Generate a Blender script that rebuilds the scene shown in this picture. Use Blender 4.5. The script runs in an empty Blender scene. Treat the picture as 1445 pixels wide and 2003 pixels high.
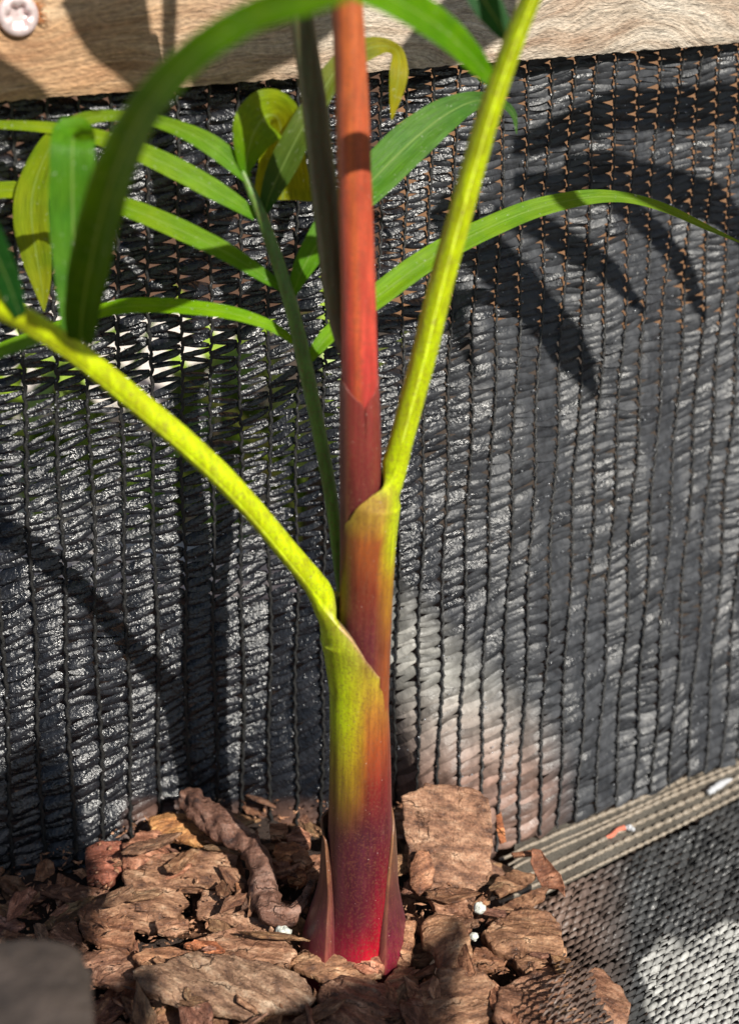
import bpy, math, random
import numpy as np
from mathutils import Vector, noise as mnoise
random.seed(7); rng = np.random.default_rng(7)
SC = bpy.context.scene
COL = SC.collection
CM = 0.01
# ------------------------------------------------------------------ camera
PITCH, ROLL, BASE_DEPTH, F, W, H = math.radians(26), math.radians(2.5), 50.0, 2900.0, 1445.0, 2003.0
fwd = np.array([0, math.cos(PITCH), -math.sin(PITCH)])
_up = np.array([0, math.sin(PITCH), math.cos(PITCH)]); _rt = np.array([1.0, 0, 0])
RT = _rt * math.cos(ROLL) + _up * math.sin(ROLL)
UP = _up * math.cos(ROLL) - _rt * math.sin(ROLL)
CAM = -(((700 - W/2) * RT - (1850 - H/2) * UP) / F + fwd) * BASE_DEPTH
cd = bpy.data.cameras.new('camera'); cam = bpy.data.objects.new('camera', cd); COL.objects.link(cam)
from mathutils import Matrix
cam.matrix_world = Matrix(((RT[0], UP[0], -fwd[0], CAM[0]*CM), (RT[1], UP[1], -fwd[1], CAM[1]*CM), (RT[2], UP[2], -fwd[2], CAM[2]*CM), (0, 0, 0, 1)))
cd.sensor_fit = 'VERTICAL'; cd.sensor_height = 36; cd.sensor_width = 26; cd.lens = F / H * 36
cd.clip_start = 0.01; cd.clip_end = 400
cd.dof.use_dof = True; cd.dof.focus_distance = 0.495; cd.dof.aperture_fstop = 9.5
SC.camera = cam
# ------------------------------------------------------------------ light
EL = math.radians(42); SH = np.array([0.607, -0.795, 0.0])
SUN = np.array([SH[0]*math.cos(EL), SH[1]*math.cos(EL), math.sin(EL)])
wd = bpy.data.worlds.new('World'); SC.world = wd; wd.use_nodes = True
nt = wd.node_tree; bg = nt.nodes['Background']
sky = nt.nodes.new('ShaderNodeTexSky'); sky.sky_type = 'NISHITA'; sky.sun_disc = False
sky.sun_elevation = EL; sky.sun_rotation = math.atan2(SH[0], SH[1])
nt.links.new(sky.outputs[0], bg.inputs[0]); bg.inputs[1].default_value = 0.05
sl = bpy.data.lights.new('sun', 'SUN'); sl.energy = 5.0; sl.angle = math.radians(0.53); sl.color = (1.0, 0.95, 0.86)
so = bpy.data.objects.new('sun', sl); COL.objects.link(so)
so.rotation_euler = Vector(SUN).to_track_quat('Z', 'Y').to_euler()
SC.view_settings.view_transform = 'Standard'; SC.view_settings.look = 'None'
SC.view_settings.exposure = 0.5; SC.view_settings.gamma = 1
SC.cycles.max_bounces = 6; SC.cycles.transmission_bounces = 4; SC.cycles.transparent_max_bounces = 6

# ------------------------------------------------------------------ mapping helpers (centimetres)
def ray(u, v):
    u = np.asarray(u, float)[..., None]; v = np.asarray(v, float)[..., None]
    return ((u - W/2) * RT - (v - H/2) * UP) / F + fwd
def atY(u, v, y):
    d = ray(u, v); t = (y - CAM[1]) / d[..., 1]; return CAM + d * np.asarray(t)[..., None]
def atZ(u, v, z):
    d = ray(u, v); t = (z - CAM[2]) / d[..., 2]; return CAM + d * np.asarray(t)[..., None]
def proj(P):
    q = np.asarray(P) - CAM; z = q @ fwd
    return W/2 + F * (q @ RT) / z, H/2 - F * (q @ UP) / z, z
J = atZ(400., 1560., 0.)
CD = np.array([math.sin(math.radians(60)), math.cos(math.radians(60)), 0]); CN = np.array([CD[1], -CD[0], 0])  # cloth direction, normal to viewer

# ------------------------------------------------------------------ object helpers
def tag(o, label=None, cat=None, group=None, kind=None):
    if label: o['label'] = label
    if cat: o['category'] = cat
    if group: o['group'] = group
    if kind: o['kind'] = kind
    return o
def empty(name, loc, label, cat, group=None):
    o = bpy.data.objects.new(name, None); COL.objects.link(o); o.location = Vector(loc) * CM
    o.empty_display_size = 0.01
    return tag(o, label, cat, group)
def mk(name, V, Fc, mat, parent=None, col=None, uv=None, origin=None, smooth=True, wloc=None):
    """V in cm world coordinates; wloc = world origin of the parent chain"""
    V = np.asarray(V, float)
    if origin is None: origin = np.zeros(3) if wloc is None else np.asarray(wloc, float)
    me = bpy.data.meshes.new(name)
    me.from_pydata(((V - origin) * CM).tolist(), [], Fc if isinstance(Fc, list) else Fc.tolist())
    me.update()
    if smooth: me.polygons.foreach_set('use_smooth', [True] * len(me.polygons))
    if col is not None:
        c = np.ones((len(V), 4)); c[:, :3] = col
        a = me.color_attributes.new('Col', 'FLOAT_COLOR', 'POINT'); a.data.foreach_set('color', c.ravel())
    if uv is not None:
        ul = me.uv_layers.new(name='UVMap'); idx = np.zeros(len(me.loops), int); me.loops.foreach_get('vertex_index', idx)
        ul.data.foreach_set('uv', np.asarray(uv, float)[idx].ravel())
    me.materials.append(mat)
    o = bpy.data.objects.new(name, me); COL.objects.link(o)
    if parent is not None: o.parent = parent
    if parent is None: o.location = Vector(origin) * CM
    return o
def catmull(P, n):
    P = np.asarray(P, float); m = len(P); t = np.linspace(0, m - 1, n); out = []
    for x in t:
        i = min(int(x), m - 2); f = x - i
        p0 = P[i-1] if i > 0 else 2*P[0] - P[1]; p1 = P[i]; p2 = P[i+1]; p3 = P[i+2] if i + 2 < m else 2*P[-1] - P[-2]
        out.append(0.5 * ((2*p1) + (-p0 + p2)*f + (2*p0 - 5*p1 + 4*p2 - p3)*f*f + (-p0 + 3*p1 - 3*p2 + p3)*f**3))
    return np.array(out)
def gridfaces(n, m, closed=False):
    f = []
    for i in range(n - 1):
        for j in range(m if closed else m - 1):
            k = (j + 1) % m
            f.append((i*m + j, i*m + k, (i+1)*m + k, (i+1)*m + j))
    return f
def nrm(a): return a / np.maximum(np.linalg.norm(a, axis=-1, keepdims=True), 1e-9)
def fbm(p, s=1.0, o=4): return mnoise.fractal(Vector(p) * s, 1.0, 2.0, o)
def lerp(a, b, t): return np.asarray(a) * (1 - t) + np.asarray(b) * t
def ramp(t, stops):
    ts = [s[0] for s in stops]; cs = np.array([s[1] for s in stops], float)
    return np.stack([np.interp(t, ts, cs[:, k]) for k in range(3)], -1)

# ------------------------------------------------------------------ materials
def newmat(name):
    m = bpy.data.materials.new(name); m.use_nodes = True; n = m.node_tree
    return m, n, n.nodes['Principled BSDF']
def N(nt_, t, **kw):
    n = nt_.nodes.new(t)
    for k, v in kw.items():
        if k in n.inputs.keys(): n.inputs[k].default_value = v
        else: setattr(n, k, v)
    return n
def mathn(nt_, op, a, b=None, c=None):
    n = nt_.nodes.new('ShaderNodeMath'); n.operation = op
    for i, x in enumerate((a, b, c)):
        if x is None: continue
        if isinstance(x, (int, float)): n.inputs[i].default_value = x
        else: nt_.links.new(x, n.inputs[i])
    return n.outputs[0]
def mixc(nt_, fac, a, b, mode='MIX'):
    n = nt_.nodes.new('ShaderNodeMix'); n.data_type = 'RGBA'; n.blend_type = mode
    for i, x in ((0, fac), (6, a), (7, b)):
        if isinstance(x, (int, float)): n.inputs[i].default_value = x
        elif isinstance(x, tuple): n.inputs[i].default_value = (*x, 1)
        else: nt_.links.new(x, n.inputs[i])
    return n.outputs[2]
def rampn(nt_, fac, stops):
    n = nt_.nodes.new('ShaderNodeValToRGB'); e = n.color_ramp.elements
    while len(e) < len(stops): e.new(0.5)
    for el, (p, c) in zip(e, stops):
        el.position = p; el.color = (*c, 1) if isinstance(c, tuple) else (c, c, c, 1)
    nt_.links.new(fac, n.inputs[0]); return n.outputs[0]
def tex(nt_, kind, scale, vec, stretch=None, **kw):
    n = N(nt_, kind, **kw); n.inputs['Scale'].default_value = scale
    if stretch:
        mp = nt_.nodes.new('ShaderNodeMapping'); mp.inputs['Scale'].default_value = stretch
        nt_.links.new(vec, mp.inputs[0]); vec = mp.outputs[0]
    nt_.links.new(vec, n.inputs['Vector']); return n
def bump(nt_, h, strength, dist, bsdf, prev=None):
    b = nt_.nodes.new('ShaderNodeBump'); b.inputs['Strength'].default_value = strength; b.inputs['Distance'].default_value = dist
    nt_.links.new(h, b.inputs['Height'])
    if prev is not None: nt_.links.new(prev, b.inputs['Normal'])
    nt_.links.new(b.outputs[0], bsdf.inputs['Normal']); return b.outputs[0]

def mat_stem():
    m, n, b = newmat('palm_stem_skin')
    a = N(n, 'ShaderNodeAttribute', attribute_name='Col'); tc = n.nodes.new('ShaderNodeTexCoord'); O = tc.outputs['Object']
    st = tex(n, 'ShaderNodeTexNoise', 900, O, (1, 1, 0.05), Detail=3.0)
    mo = tex(n, 'ShaderNodeTexNoise', 220, O, (1, 1, 0.4), Detail=5.0, Roughness=0.7)
    c = mixc(n, 0.55, a.outputs['Color'], rampn(n, st.outputs[0], [(0.3, 0.55), (0.7, 1.35)]), 'MULTIPLY')
    c = mixc(n, 0.6, c, rampn(n, mo.outputs[0], [(0.32, (0.62, 0.5, 0.55)), (0.62, (1.2, 1.25, 1.1))]), 'MULTIPLY')
    sp = tex(n, 'ShaderNodeTexNoise', 1150, O, None, Detail=4.0, Roughness=0.8)
    c = mixc(n, rampn(n, sp.outputs[0], [(0.38, 0.8), (0.5, 0.0)]), c, mixc(n, 0.7, c, (0.16, 0.06, 0.03)))
    vo = tex(n, 'ShaderNodeTexVoronoi', 520, O, (1, 1, 0.75)); 
    dots = rampn(n, vo.outputs['Distance'], [(0.055, 0.85), (0.1, 0.0)])
    dm = tex(n, 'ShaderNodeTexNoise', 160, O, None, Detail=3.0)
    c = mixc(n, mathn(n, 'MULTIPLY', dots, rampn(n, dm.outputs[0], [(0.42, 0.05), (0.62, 0.9)])), c, (0.5, 0.36, 0.3))
    sc = tex(n, 'ShaderNodeTexNoise', 330, O, (1, 1, 0.25), Detail=6.0, Roughness=0.75)
    c = mixc(n, rampn(n, sc.outputs[0], [(0.6, 0.0), (0.7, 0.45)]), c, mixc(n, 0.6, c, (0.22, 0.12, 0.07)))
    n.links.new(c, b.inputs['Base Color'])
    b.inputs['Roughness'].default_value = 0.42; b.inputs['Specular IOR Level'].default_value = 0.35
    b.inputs['Subsurface Weight'].default_value = 0.12; b.inputs['Subsurface Radius'].default_value = (1, 0.4, 0.2); b.inputs['Subsurface Scale'].default_value = 0.0015
    b.inputs['Sheen Weight'].default_value = 0.03
    h = mathn(n, 'ADD', st.outputs[0], mathn(n, 'MULTIPLY', sp.outputs[0], 0.4))
    bump(n, h, 0.35, 0.0003, b); return m
def mat_leaf():
    m, n, b = newmat('palm_leaf'); n.nodes.remove(b)
    out = n.nodes['Material Output']
    a = N(n, 'ShaderNodeAttribute', attribute_name='Col'); uv = n.nodes.new('ShaderNodeUVMap'); tc = n.nodes.new('ShaderNodeTexCoord')
    ve = tex(n, 'ShaderNodeTexNoise', 1.0, uv.outputs[0], (2.5, 42, 1), Detail=2.0)
    mo = tex(n, 'ShaderNodeTexNoise', 110, tc.outputs['Object'], None, Detail=5.0)
    sp = tex(n, 'ShaderNodeTexNoise', 900, tc.outputs['Object'], None, Detail=3.0)
    c = mixc(n, 0.7, a.outputs['Color'], rampn(n, ve.outputs[0], [(0.3, 0.5), (0.7, 1.4)]), 'MULTIPLY')
    c = mixc(n, 0.6, c, rampn(n, mo.outputs[0], [(0.3, (0.6, 0.75, 0.6)), (0.68, (1.45, 1.15, 0.8))]), 'MULTIPLY')
    sep = n.nodes.new('ShaderNodeSeparateXYZ'); n.links.new(uv.outputs[0], sep.inputs[0])
    mid = mathn(n, 'ABSOLUTE', mathn(n, 'SUBTRACT', sep.outputs[1], 0.5))
    c = mixc(n, rampn(n, mid, [(0.012, 0.45), (0.03, 0.0)]), c, (0.3, 0.42, 0.12))
    c = mixc(n, rampn(n, sp.outputs[0], [(0.66, 0.0), (0.74, 0.5)]), c, (0.5, 0.55, 0.45))
    P = n.nodes.new('ShaderNodeBsdfPrincipled'); n.links.new(c, P.inputs['Base Color'])
    P.inputs['Roughness'].default_value = 0.45; P.inputs['Specular IOR Level'].default_value = 0.18
    hh = mathn(n, 'ADD', ve.outputs[0], mathn(n, 'MULTIPLY', sp.outputs[0], 0.25))
    bp = n.nodes.new('ShaderNodeBump'); bp.inputs['Strength'].default_value = 0.5; bp.inputs['Distance'].default_value = 0.0004
    n.links.new(hh, bp.inputs['Height']); n.links.new(bp.outputs[0], P.inputs['Normal'])
    T = n.nodes.new('ShaderNodeBsdfTranslucent')
    tcx = mixc(n, 1.0, c, (1.9, 1.5, 0.3), 'MULTIPLY'); n.links.new(tcx, T.inputs[0])
    mx = n.nodes.new('ShaderNodeMixShader'); mx.inputs[0].default_value = 0.4
    n.links.new(P.outputs[0], mx.inputs[1]); n.links.new(T.outputs[0], mx.inputs[2]); n.links.new(mx.outputs[0], out.inputs[0])
    return m
def mat_tape():
    m, n, b = newmat('black_polythene_tape')
    a = N(n, 'ShaderNodeAttribute', attribute_name='Col'); tc = n.nodes.new('ShaderNodeTexCoord'); O = tc.outputs['Object']
    nz = tex(n, 'ShaderNodeTexNoise', 1100, O, None, Detail=3.0)
    n2 = tex(n, 'ShaderNodeTexNoise', 300, O, None, Detail=4.0)
    c = mixc(n, 0.6, a.outputs['Color'], rampn(n, n2.outputs[0], [(0.3, 0.5), (0.7, 1.5)]), 'MULTIPLY')
    n.links.new(c, b.inputs['Base Color'])
    bw = n.nodes.new('ShaderNodeRGBToBW'); n.links.new(a.outputs['Color'], bw.inputs[0])
    matte = rampn(n, bw.outputs[0], [(0.018, 0.0), (0.036, 1.0)])
    rg = rampn(n, n2.outputs[0], [(0.35, 0.19), (0.65, 0.38)])
    n.links.new(mathn(n, 'ADD', rg, mathn(n, 'MULTIPLY', matte, 0.16)), b.inputs['Roughness'])
    n.links.new(mathn(n, 'SUBTRACT', 0.62, mathn(n, 'MULTIPLY', matte, 0.32)), b.inputs['Specular IOR Level'])
    wr = tex(n, 'ShaderNodeTexNoise', 520, O, None, Detail=2.0)
    hgt = mathn(n, 'MULTIPLY', mathn(n, 'ADD', mathn(n, 'MULTIPLY', nz.outputs[0], 0.5), wr.outputs[0]), mathn(n, 'SUBTRACT', 1.0, mathn(n, 'MULTIPLY', matte, 0.6)))
    bump(n, hgt, 0.8, 0.0009, b); return m
def mat_thread():
    m, n, b = newmat('black_knit_thread')
    a = N(n, 'ShaderNodeAttribute', attribute_name='Col'); tc = n.nodes.new('ShaderNodeTexCoord')
    nz = tex(n, 'ShaderNodeTexNoise', 1800, tc.outputs['Object'], None, Detail=2.0)
    c = mixc(n, 0.7, a.outputs['Color'], rampn(n, nz.outputs[0], [(0.3, 0.4), (0.7, 1.5)]), 'MULTIPLY')
    n.links.new(c, b.inputs['Base Color']); b.inputs['Roughness'].default_value = 0.5
    bump(n, nz.outputs[0], 0.6, 0.0004, b); return m
def mat_bark():
    m, n, b = newmat('pine_bark')
    oi = n.nodes.new('ShaderNodeObjectInfo'); tc = n.nodes.new('ShaderNodeTexCoord'); O = tc.outputs['Object']
    big = tex(n, 'ShaderNodeTexNoise', 90, O, (1, 2.2, 1), Detail=6.0, Roughness=0.65)
    gr = tex(n, 'ShaderNodeTexNoise', 260, O, (0.35, 2.4, 1), Detail=6.0, Roughness=0.7)
    fi = tex(n, 'ShaderNodeTexNoise', 1100, O, None, Detail=4.0, Roughness=0.7)
    c = rampn(n, big.outputs[0], [(0.34, (0.055, 0.026, 0.017)), (0.44, (0.18, 0.09, 0.052)), (0.55, (0.32, 0.18, 0.108)), (0.67, (0.50, 0.34, 0.23))])
    c = mixc(n, 0.75, c, rampn(n, gr.outputs[0], [(0.3, 0.42), (0.5, 1.0), (0.7, 1.35)]), 'MULTIPLY')
    c = mixc(n, 0.6, c, rampn(n, fi.outputs[0], [(0.3, 0.35), (0.7, 1.7)]), 'MULTIPLY')
    c = mixc(n, 1.0, c, oi.outputs['Color'], 'MULTIPLY')
    vo = tex(n, 'ShaderNodeTexVoronoi', 900, O); 
    c = mixc(n, rampn(n, vo.outputs['Distance'], [(0.06, 0.5), (0.13, 0.0)]), c, (0.6, 0.5, 0.42))
    wv = n.nodes.new('ShaderNodeVectorMath'); wv.operation = 'MULTIPLY_ADD'; wn_ = tex(n, 'ShaderNodeTexNoise', 120, O, None, Detail=5.0)
    n.links.new(wn_.outputs['Color'], wv.inputs[0]); wv.inputs[1].default_value = (0.02, 0.02, 0.02); n.links.new(O, wv.inputs[2])
    ck = tex(n, 'ShaderNodeTexVoronoi', 48, wv.outputs[0], (0.6, 1.7, 1), feature='DISTANCE_TO_EDGE')
    dn = tex(n, 'ShaderNodeTexNoise', 45, O, None, Detail=4.0)
    crack = mathn(n, 'MULTIPLY', rampn(n, ck.outputs['Distance'], [(0.0, 1.0), (0.035, 0.0)]), rampn(n, dn.outputs[0], [(0.48, 0.0), (0.58, 1.0)]))
    c = mixc(n, mathn(n, 'MULTIPLY', crack, 0.5), c, (0.035, 0.016, 0.012))
    n.links.new(c, b.inputs['Base Color'])
    n.links.new(rampn(n, fi.outputs[0], [(0.38, 0.25), (0.55, 0.7)]), b.inputs['Roughness'])
    b.inputs['Specular IOR Level'].default_value = 0.45
    h = mathn(n, 'ADD', mathn(n, 'ADD', mathn(n, 'MULTIPLY', gr.outputs[0], 0.5), mathn(n, 'MULTIPLY', fi.outputs[0], 0.4)), mathn(n, 'MULTIPLY', crack, -0.6))
    bump(n, h, 0.9, 0.0017, b); return m
def mat_wood():
    m, n, b = newmat('weathered_pine')
    tc = n.nodes.new('ShaderNodeTexCoord'); O = tc.outputs['Object']   # x along the board, z up (metres)
    d = tex(n, 'ShaderNodeTexNoise', 14, O, (1, 1, 1.5), Detail=2.0)
    vm = n.nodes.new('ShaderNodeVectorMath'); vm.operation = 'MULTIPLY_ADD'
    n.links.new(d.outputs['Color'], vm.inputs[0]); vm.inputs[1].default_value = (0.0, 0, 0.045); n.links.new(O, vm.inputs[2]); V = vm.outputs[0]
    g1 = tex(n, 'ShaderNodeTexNoise', 170, V, (0.1, 1, 1), Detail=5.0, Roughness=0.6)
    g2 = tex(n, 'ShaderNodeTexNoise', 900, V, (0.09, 1, 1), Detail=4.0, Roughness=0.75)
    fuzz = tex(n, 'ShaderNodeTexNoise', 1100, O, (0.45, 1, 1), Detail=3.0)
    sep = n.nodes.new('ShaderNodeSeparateXYZ'); n.links.new(O, sep.inputs[0])
    side = rampn(n, mathn(n, 'ADD', mathn(n, 'MULTIPLY', sep.outputs[0], 4.0), mathn(n, 'MULTIPLY', d.outputs[0], 0.6)), [(0.45, 0.0), (0.95, 1.0)])
    ca = rampn(n, g1.outputs[0], [(0.3, (0.30, 0.15, 0.07)), (0.5, (0.46, 0.28, 0.15)), (0.7, (0.56, 0.39, 0.24))])
    cb = rampn(n, g1.outputs[0], [(0.3, (0.26, 0.16, 0.10)), (0.48, (0.44, 0.36, 0.28)), (0.7, (0.58, 0.52, 0.44))])
    c = mixc(n, side, ca, cb)
    c = mixc(n, 0.8, c, rampn(n, g2.outputs[0], [(0.32, 0.3), (0.5, 1.0), (0.7, 1.35)]), 'MULTIPLY')
    c = mixc(n, 0.55, c, rampn(n, fuzz.outputs[0], [(0.3, 0.5), (0.65, 1.3)]), 'MULTIPLY')
    n.links.new(c, b.inputs['Base Color']); b.inputs['Roughness'].default_value = 0.8
    h = mathn(n, 'ADD', mathn(n, 'MULTIPLY', g2.outputs[0], 0.8), mathn(n, 'MULTIPLY', fuzz.outputs[0], 0.8))
    bump(n, h, 0.9, 0.0009, b); return m
def mat_simple(name, colr, rough=0.6, metal=0.0, noise_s=400, amt=0.5, bmp=0.3, bd=0.0005, spec=0.5, stretch=None):
    m, n, b = newmat(name); tc = n.nodes.new('ShaderNodeTexCoord')
    nz = tex(n, 'ShaderNodeTexNoise', noise_s, tc.outputs['Object'], stretch, Detail=5.0, Roughness=0.65)
    c = mixc(n, amt, colr, rampn(n, nz.outputs[0], [(0.3, 0.4), (0.7, 1.5)]), 'MULTIPLY')
    n.links.new(c, b.inputs['Base Color']); b.inputs['Roughness'].default_value = rough; b.inputs['Metallic'].default_value = metal
    b.inputs['Specular IOR Level'].default_value = spec
    bump(n, nz.outputs[0], bmp, bd, b); return m
M_STEM, M_LEAF, M_TAPE, M_THREAD, M_BARK, M_WOOD = mat_stem(), mat_leaf(), mat_tape(), mat_thread(), mat_bark(), mat_wood()
M_SOIL = mat_simple('dark_potting_soil', (0.035, 0.02, 0.014), 0.9, noise_s=600, bmp=1.0, bd=0.002)
M_EARTH = mat_simple('dark_earth', (0.05, 0.036, 0.026), 0.95, noise_s=30)
M_PALE = mat_simple('pale_concrete', (0.72, 0.66, 0.6), 0.85, noise_s=60, amt=0.2)
M_FENCE = mat_simple('orange_stained_timber', (0.24, 0.125, 0.06), 0.8, noise_s=60, amt=0.4, stretch=(1, 1, 0.1))
M_FENCE_SHADE = mat_simple('shaded_timber', (0.09, 0.045, 0.025), 0.8, noise_s=60, amt=0.4, stretch=(1, 1, 0.1))  # shade on the left palings, put into a darker timber colour
M_WEED = mat_simple('weed_leaf', (0.2, 0.3, 0.02), 0.5, noise_s=90, amt=0.4)
M_PERL = mat_simple('perlite', (0.6, 0.62, 0.56), 0.8, noise_s=900, amt=0.3, bmp=0.8, bd=0.001)
M_SCREW = mat_simple('pinkish_zinc', (0.74, 0.6, 0.6), 0.45, 0.45, noise_s=500, amt=0.35, bmp=0.25)
M_SPLIN = mat_simple('torn_wood_fibre', (0.42, 0.17, 0.06), 0.8, noise_s=900)
M_FLUFF = mat_simple('red_fluff', (0.55, 0.16, 0.1), 0.8, noise_s=1500)
M_WHITE = mat_simple('white_fluff', (0.42, 0.43, 0.45), 0.6, noise_s=1500, amt=0.3)
M_GREYB = mat_simple('smooth_grey_bark', (0.05, 0.038, 0.032), 0.6, noise_s=90, amt=0.9, bmp=.8, bd=.002)

# ------------------------------------------------------------------ shade cloth
PO = -6.0
def cloth_surface(u, v):
    """point on the hung cloth seen at photo position (u,v): a vertical plane whose right half leans out at the foot, with soft folds"""
    u = np.asarray(u, float); v = np.asarray(v, float)
    d = ray(u, v)
    t0 = ((J - CAM) @ CN) / (d @ CN)
    P = CAM + d * t0[..., None]
    for _ in range(6):
        s = (P - J) @ CD
        k = np.clip((s - 0.5) / 8, 0, 1); k = k*k*(3 - 2*k) * 6.5
        q = np.clip(1 - (P[..., 2] + 1.5) / 26, 0, 1.1)
        off = k * q**1.4 + 0.22*np.sin(s*1.1 + 0.12*P[..., 2]) + 0.05*np.sin(s*2.3 - 0.2*P[..., 2] + 1) + 0.02*np.sin(s*5+P[..., 2]*.7)
        t = ((J - CAM) @ CN + off) / (d @ CN); P = CAM + d * t[..., None]
    return P
def chain_spacing(x): return np.interp(x, [0, 600, 800, 1000, 1300, 1445], [64, 52, 45, 41, 36, 34])
xs = [-150.0 + 12]
while xs[-1] < 1700: xs.append(xs[-1] + float(chain_spacing(xs[-1])))
CH = np.array(xs)
def hung_uv(ci, a):
    """ci fractional chain index, a row coordinate at the left frame edge (px) -> photo position"""
    x0 = np.interp(ci, np.arange(len(CH)), CH)
    slope = 0.05 - 0.13 * x0 / 1445
    b = 85 + 0.656 * (a - 200)
    # u = x0 + slope*(v-1000) ; v = a + (b-a)*u/1445
    k = (b - a) / 1445
    u = (x0 + slope * (a - 1000)) / (1 - slope * k); v = a + k * u
    wv = 5*np.sin(ci*0.9 + a*0.006) + 3*np.sin(ci*1.7 - a*0.011)
    return u + 3*np.sin(a*0.013 + ci*1.3), v + wv
def blob(u, v, cu, cv, ru, rv): return np.exp(-(((u-cu)/ru)**2 + ((v-cv)/rv)**2))
def openness(u, v): return openness0(u, v)*np.clip((v - 590)/130, 0, 1)
def openness0(u, v):
    o = blob(u, v, 330, 740, 150, 140) + blob(u, v, 480, 830, 120, 150) + blob(u, v, 600, 1010, 70, 130)*0.9 + blob(u, v, 90, 760, 110, 120)*0.8
    o += blob(u, v, 160, 900, 200, 160)*0.5 + blob(u, v, 850, 1150, 60, 90)*0.3 + 0.25*blob(u, v, 1100, 300, 300, 130)
    return np.clip(o, 0, 1)
def painted_gaps(u, v):  # sunlit ground and bark beyond the holes, painted into the tape colour
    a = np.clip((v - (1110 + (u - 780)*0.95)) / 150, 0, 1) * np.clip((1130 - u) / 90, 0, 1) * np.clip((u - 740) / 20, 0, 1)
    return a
def tape_color(P, u, v, r):
    base = np.stack([0.006 + 0.009*r, 0.007 + 0.009*r, 0.010 + 0.010*r], -1)
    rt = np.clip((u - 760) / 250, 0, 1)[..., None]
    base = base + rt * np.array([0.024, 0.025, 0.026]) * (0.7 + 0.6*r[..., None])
    dz = painted_gaps(u, v)[..., None]; pink = np.clip((v - 1330) / 200, 0, 1)[..., None]
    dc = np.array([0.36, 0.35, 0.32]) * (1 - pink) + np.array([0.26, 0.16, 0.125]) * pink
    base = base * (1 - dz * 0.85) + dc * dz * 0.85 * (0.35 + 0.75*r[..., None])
    lb = (np.clip((v - (1560 - 0.05*np.abs(u-450)))/60, 0, 1) * np.clip((650-u)/60, 0, 1) * np.clip((u-230)/60, 0, 1))[..., None]
    base = base * (1 - lb*0.7) + np.array([0.26, 0.14, 0.10]) * lb * 0.7
    return base
def weave(uvf, surf, ci_rng, a_rng, period, wmid, wend, arch, keep, colf, name_seed, opn=None, tilt=1.0):
    r = np.random.default_rng(name_seed)
    I, A = np.meshgrid(np.arange(*ci_rng), np.arange(a_rng[0], a_rng[1], period), indexing='ij')
    I = I.ravel().astype(float); A = A.ravel()
    Vs, Cs, Fs, off = [], [], [], 0
    NL, NW = 9, 5
    for fam in (1, 0):
        n = len(I)
        j0 = (0.15 if fam == 0 else 0.36) + 0.05*r.standard_normal(n); j1 = (-0.15 if fam == 0 else 0.64) + 0.05*r.standard_normal(n)
        s = np.linspace(0, 1, NL)
        ci = I[:, None] + s[None]; aa = A[:, None] + period*(j0[:, None]*(1-s) + j1[:, None]*s)
        u, v = uvf(ci, aa)
        sc = chain_spacing(np.clip(u, 0, 1445))/60 if opn is not None else np.ones_like(u)
        wrand = (1 + 0.22*r.standard_normal(n))[:, None]
        prof = np.sin(np.pi*np.clip(s, 0.0, 1))**0.6
        we = wend + (1.0*np.clip((u - 800)/200, 0, 1) if opn is not None else 0)
        hw = (we + (wmid - we)*prof[None]*wrand) * sc
        if opn is not None: hw = hw * ((0.78 if fam == 0 else 0.7) - 0.3*opn(u, v) + (0.36 if fam == 0 else .42)*np.clip((u-740)/200,0,1)*np.clip(.9 + (v - 200)/500, .9, 1.15) + .3*np.clip((480 - v)/100, 0, 1)*np.clip((700 - u)/100, 0, 1))
        if tilt < 0.5: hw = hw*(1 - 0.6*flap_open(u, v))
        du = np.gradient(u, axis=1); dv = np.gradient(v, axis=1); L = np.hypot(du, dv)
        pu, pv = -dv/L, du/L
        w = np.linspace(-1, 1, NW)
        U = u[..., None] + pu[..., None]*hw[..., None]*w; Vv = v[..., None] + pv[..., None]*hw[..., None]*w
        P = surf(U, Vv)
        nn = CN if tilt > 0.5 else np.array([0, 0, 1.0])
        crk = 0.012*r.standard_normal((n, NL, NW)) 
        hc = hw[..., None]/60
        tiltw = ((0.70 - 0.5*np.clip((u.mean(1) - 720)/150, 0, 1)) if tilt > 0.5 else np.zeros(n)) + (0.2 if tilt > .5 else .28)*r.standard_normal(n)
        rgt = np.clip((u.mean(1) - 740)/150, 0, 1) if tilt > 0.5 else np.zeros(n)
        lift = arch*(1 - 0.7*rgt)[:, None, None]*prof[None, :, None]*(1.0 if fam == 0 else -0.35) + (hw[..., None]/60)*(1 - w**2)*((0.4 if tilt > 0.5 else 0.8) + 0.4*r.random(n) - 0.3*rgt)[:, None, None] + crk*(1 - .75*rgt)[:, None, None] + tiltw[:, None, None]*w*hc
        tw = (0.35*r.standard_normal(n))[:, None, None]*w*hw[..., None]/60
        P = P + nn * (lift + tw)[..., None]
        ok = keep(u.mean(1), v.mean(1), P[:, NL//2, NW//2])
        P = P[ok]; m = len(P)
        rr = r.random(n)[ok]
        c = colf(P, U[ok], Vv[ok], np.repeat(rr[:, None], NL*NW, 1).reshape(m, NL, NW))
        base = np.array(gridfaces(NL, NW))
        F_ = (base[None] + (off + np.arange(m)*NL*NW)[:, None, None]).reshape(-1, 4)
        Vs.append(P.reshape(-1, 3)); Cs.append(c.reshape(-1, 3)); Fs.append(F_); off += m*NL*NW
    return np.concatenate(Vs), np.concatenate(Fs), np.concatenate(Cs)
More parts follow.
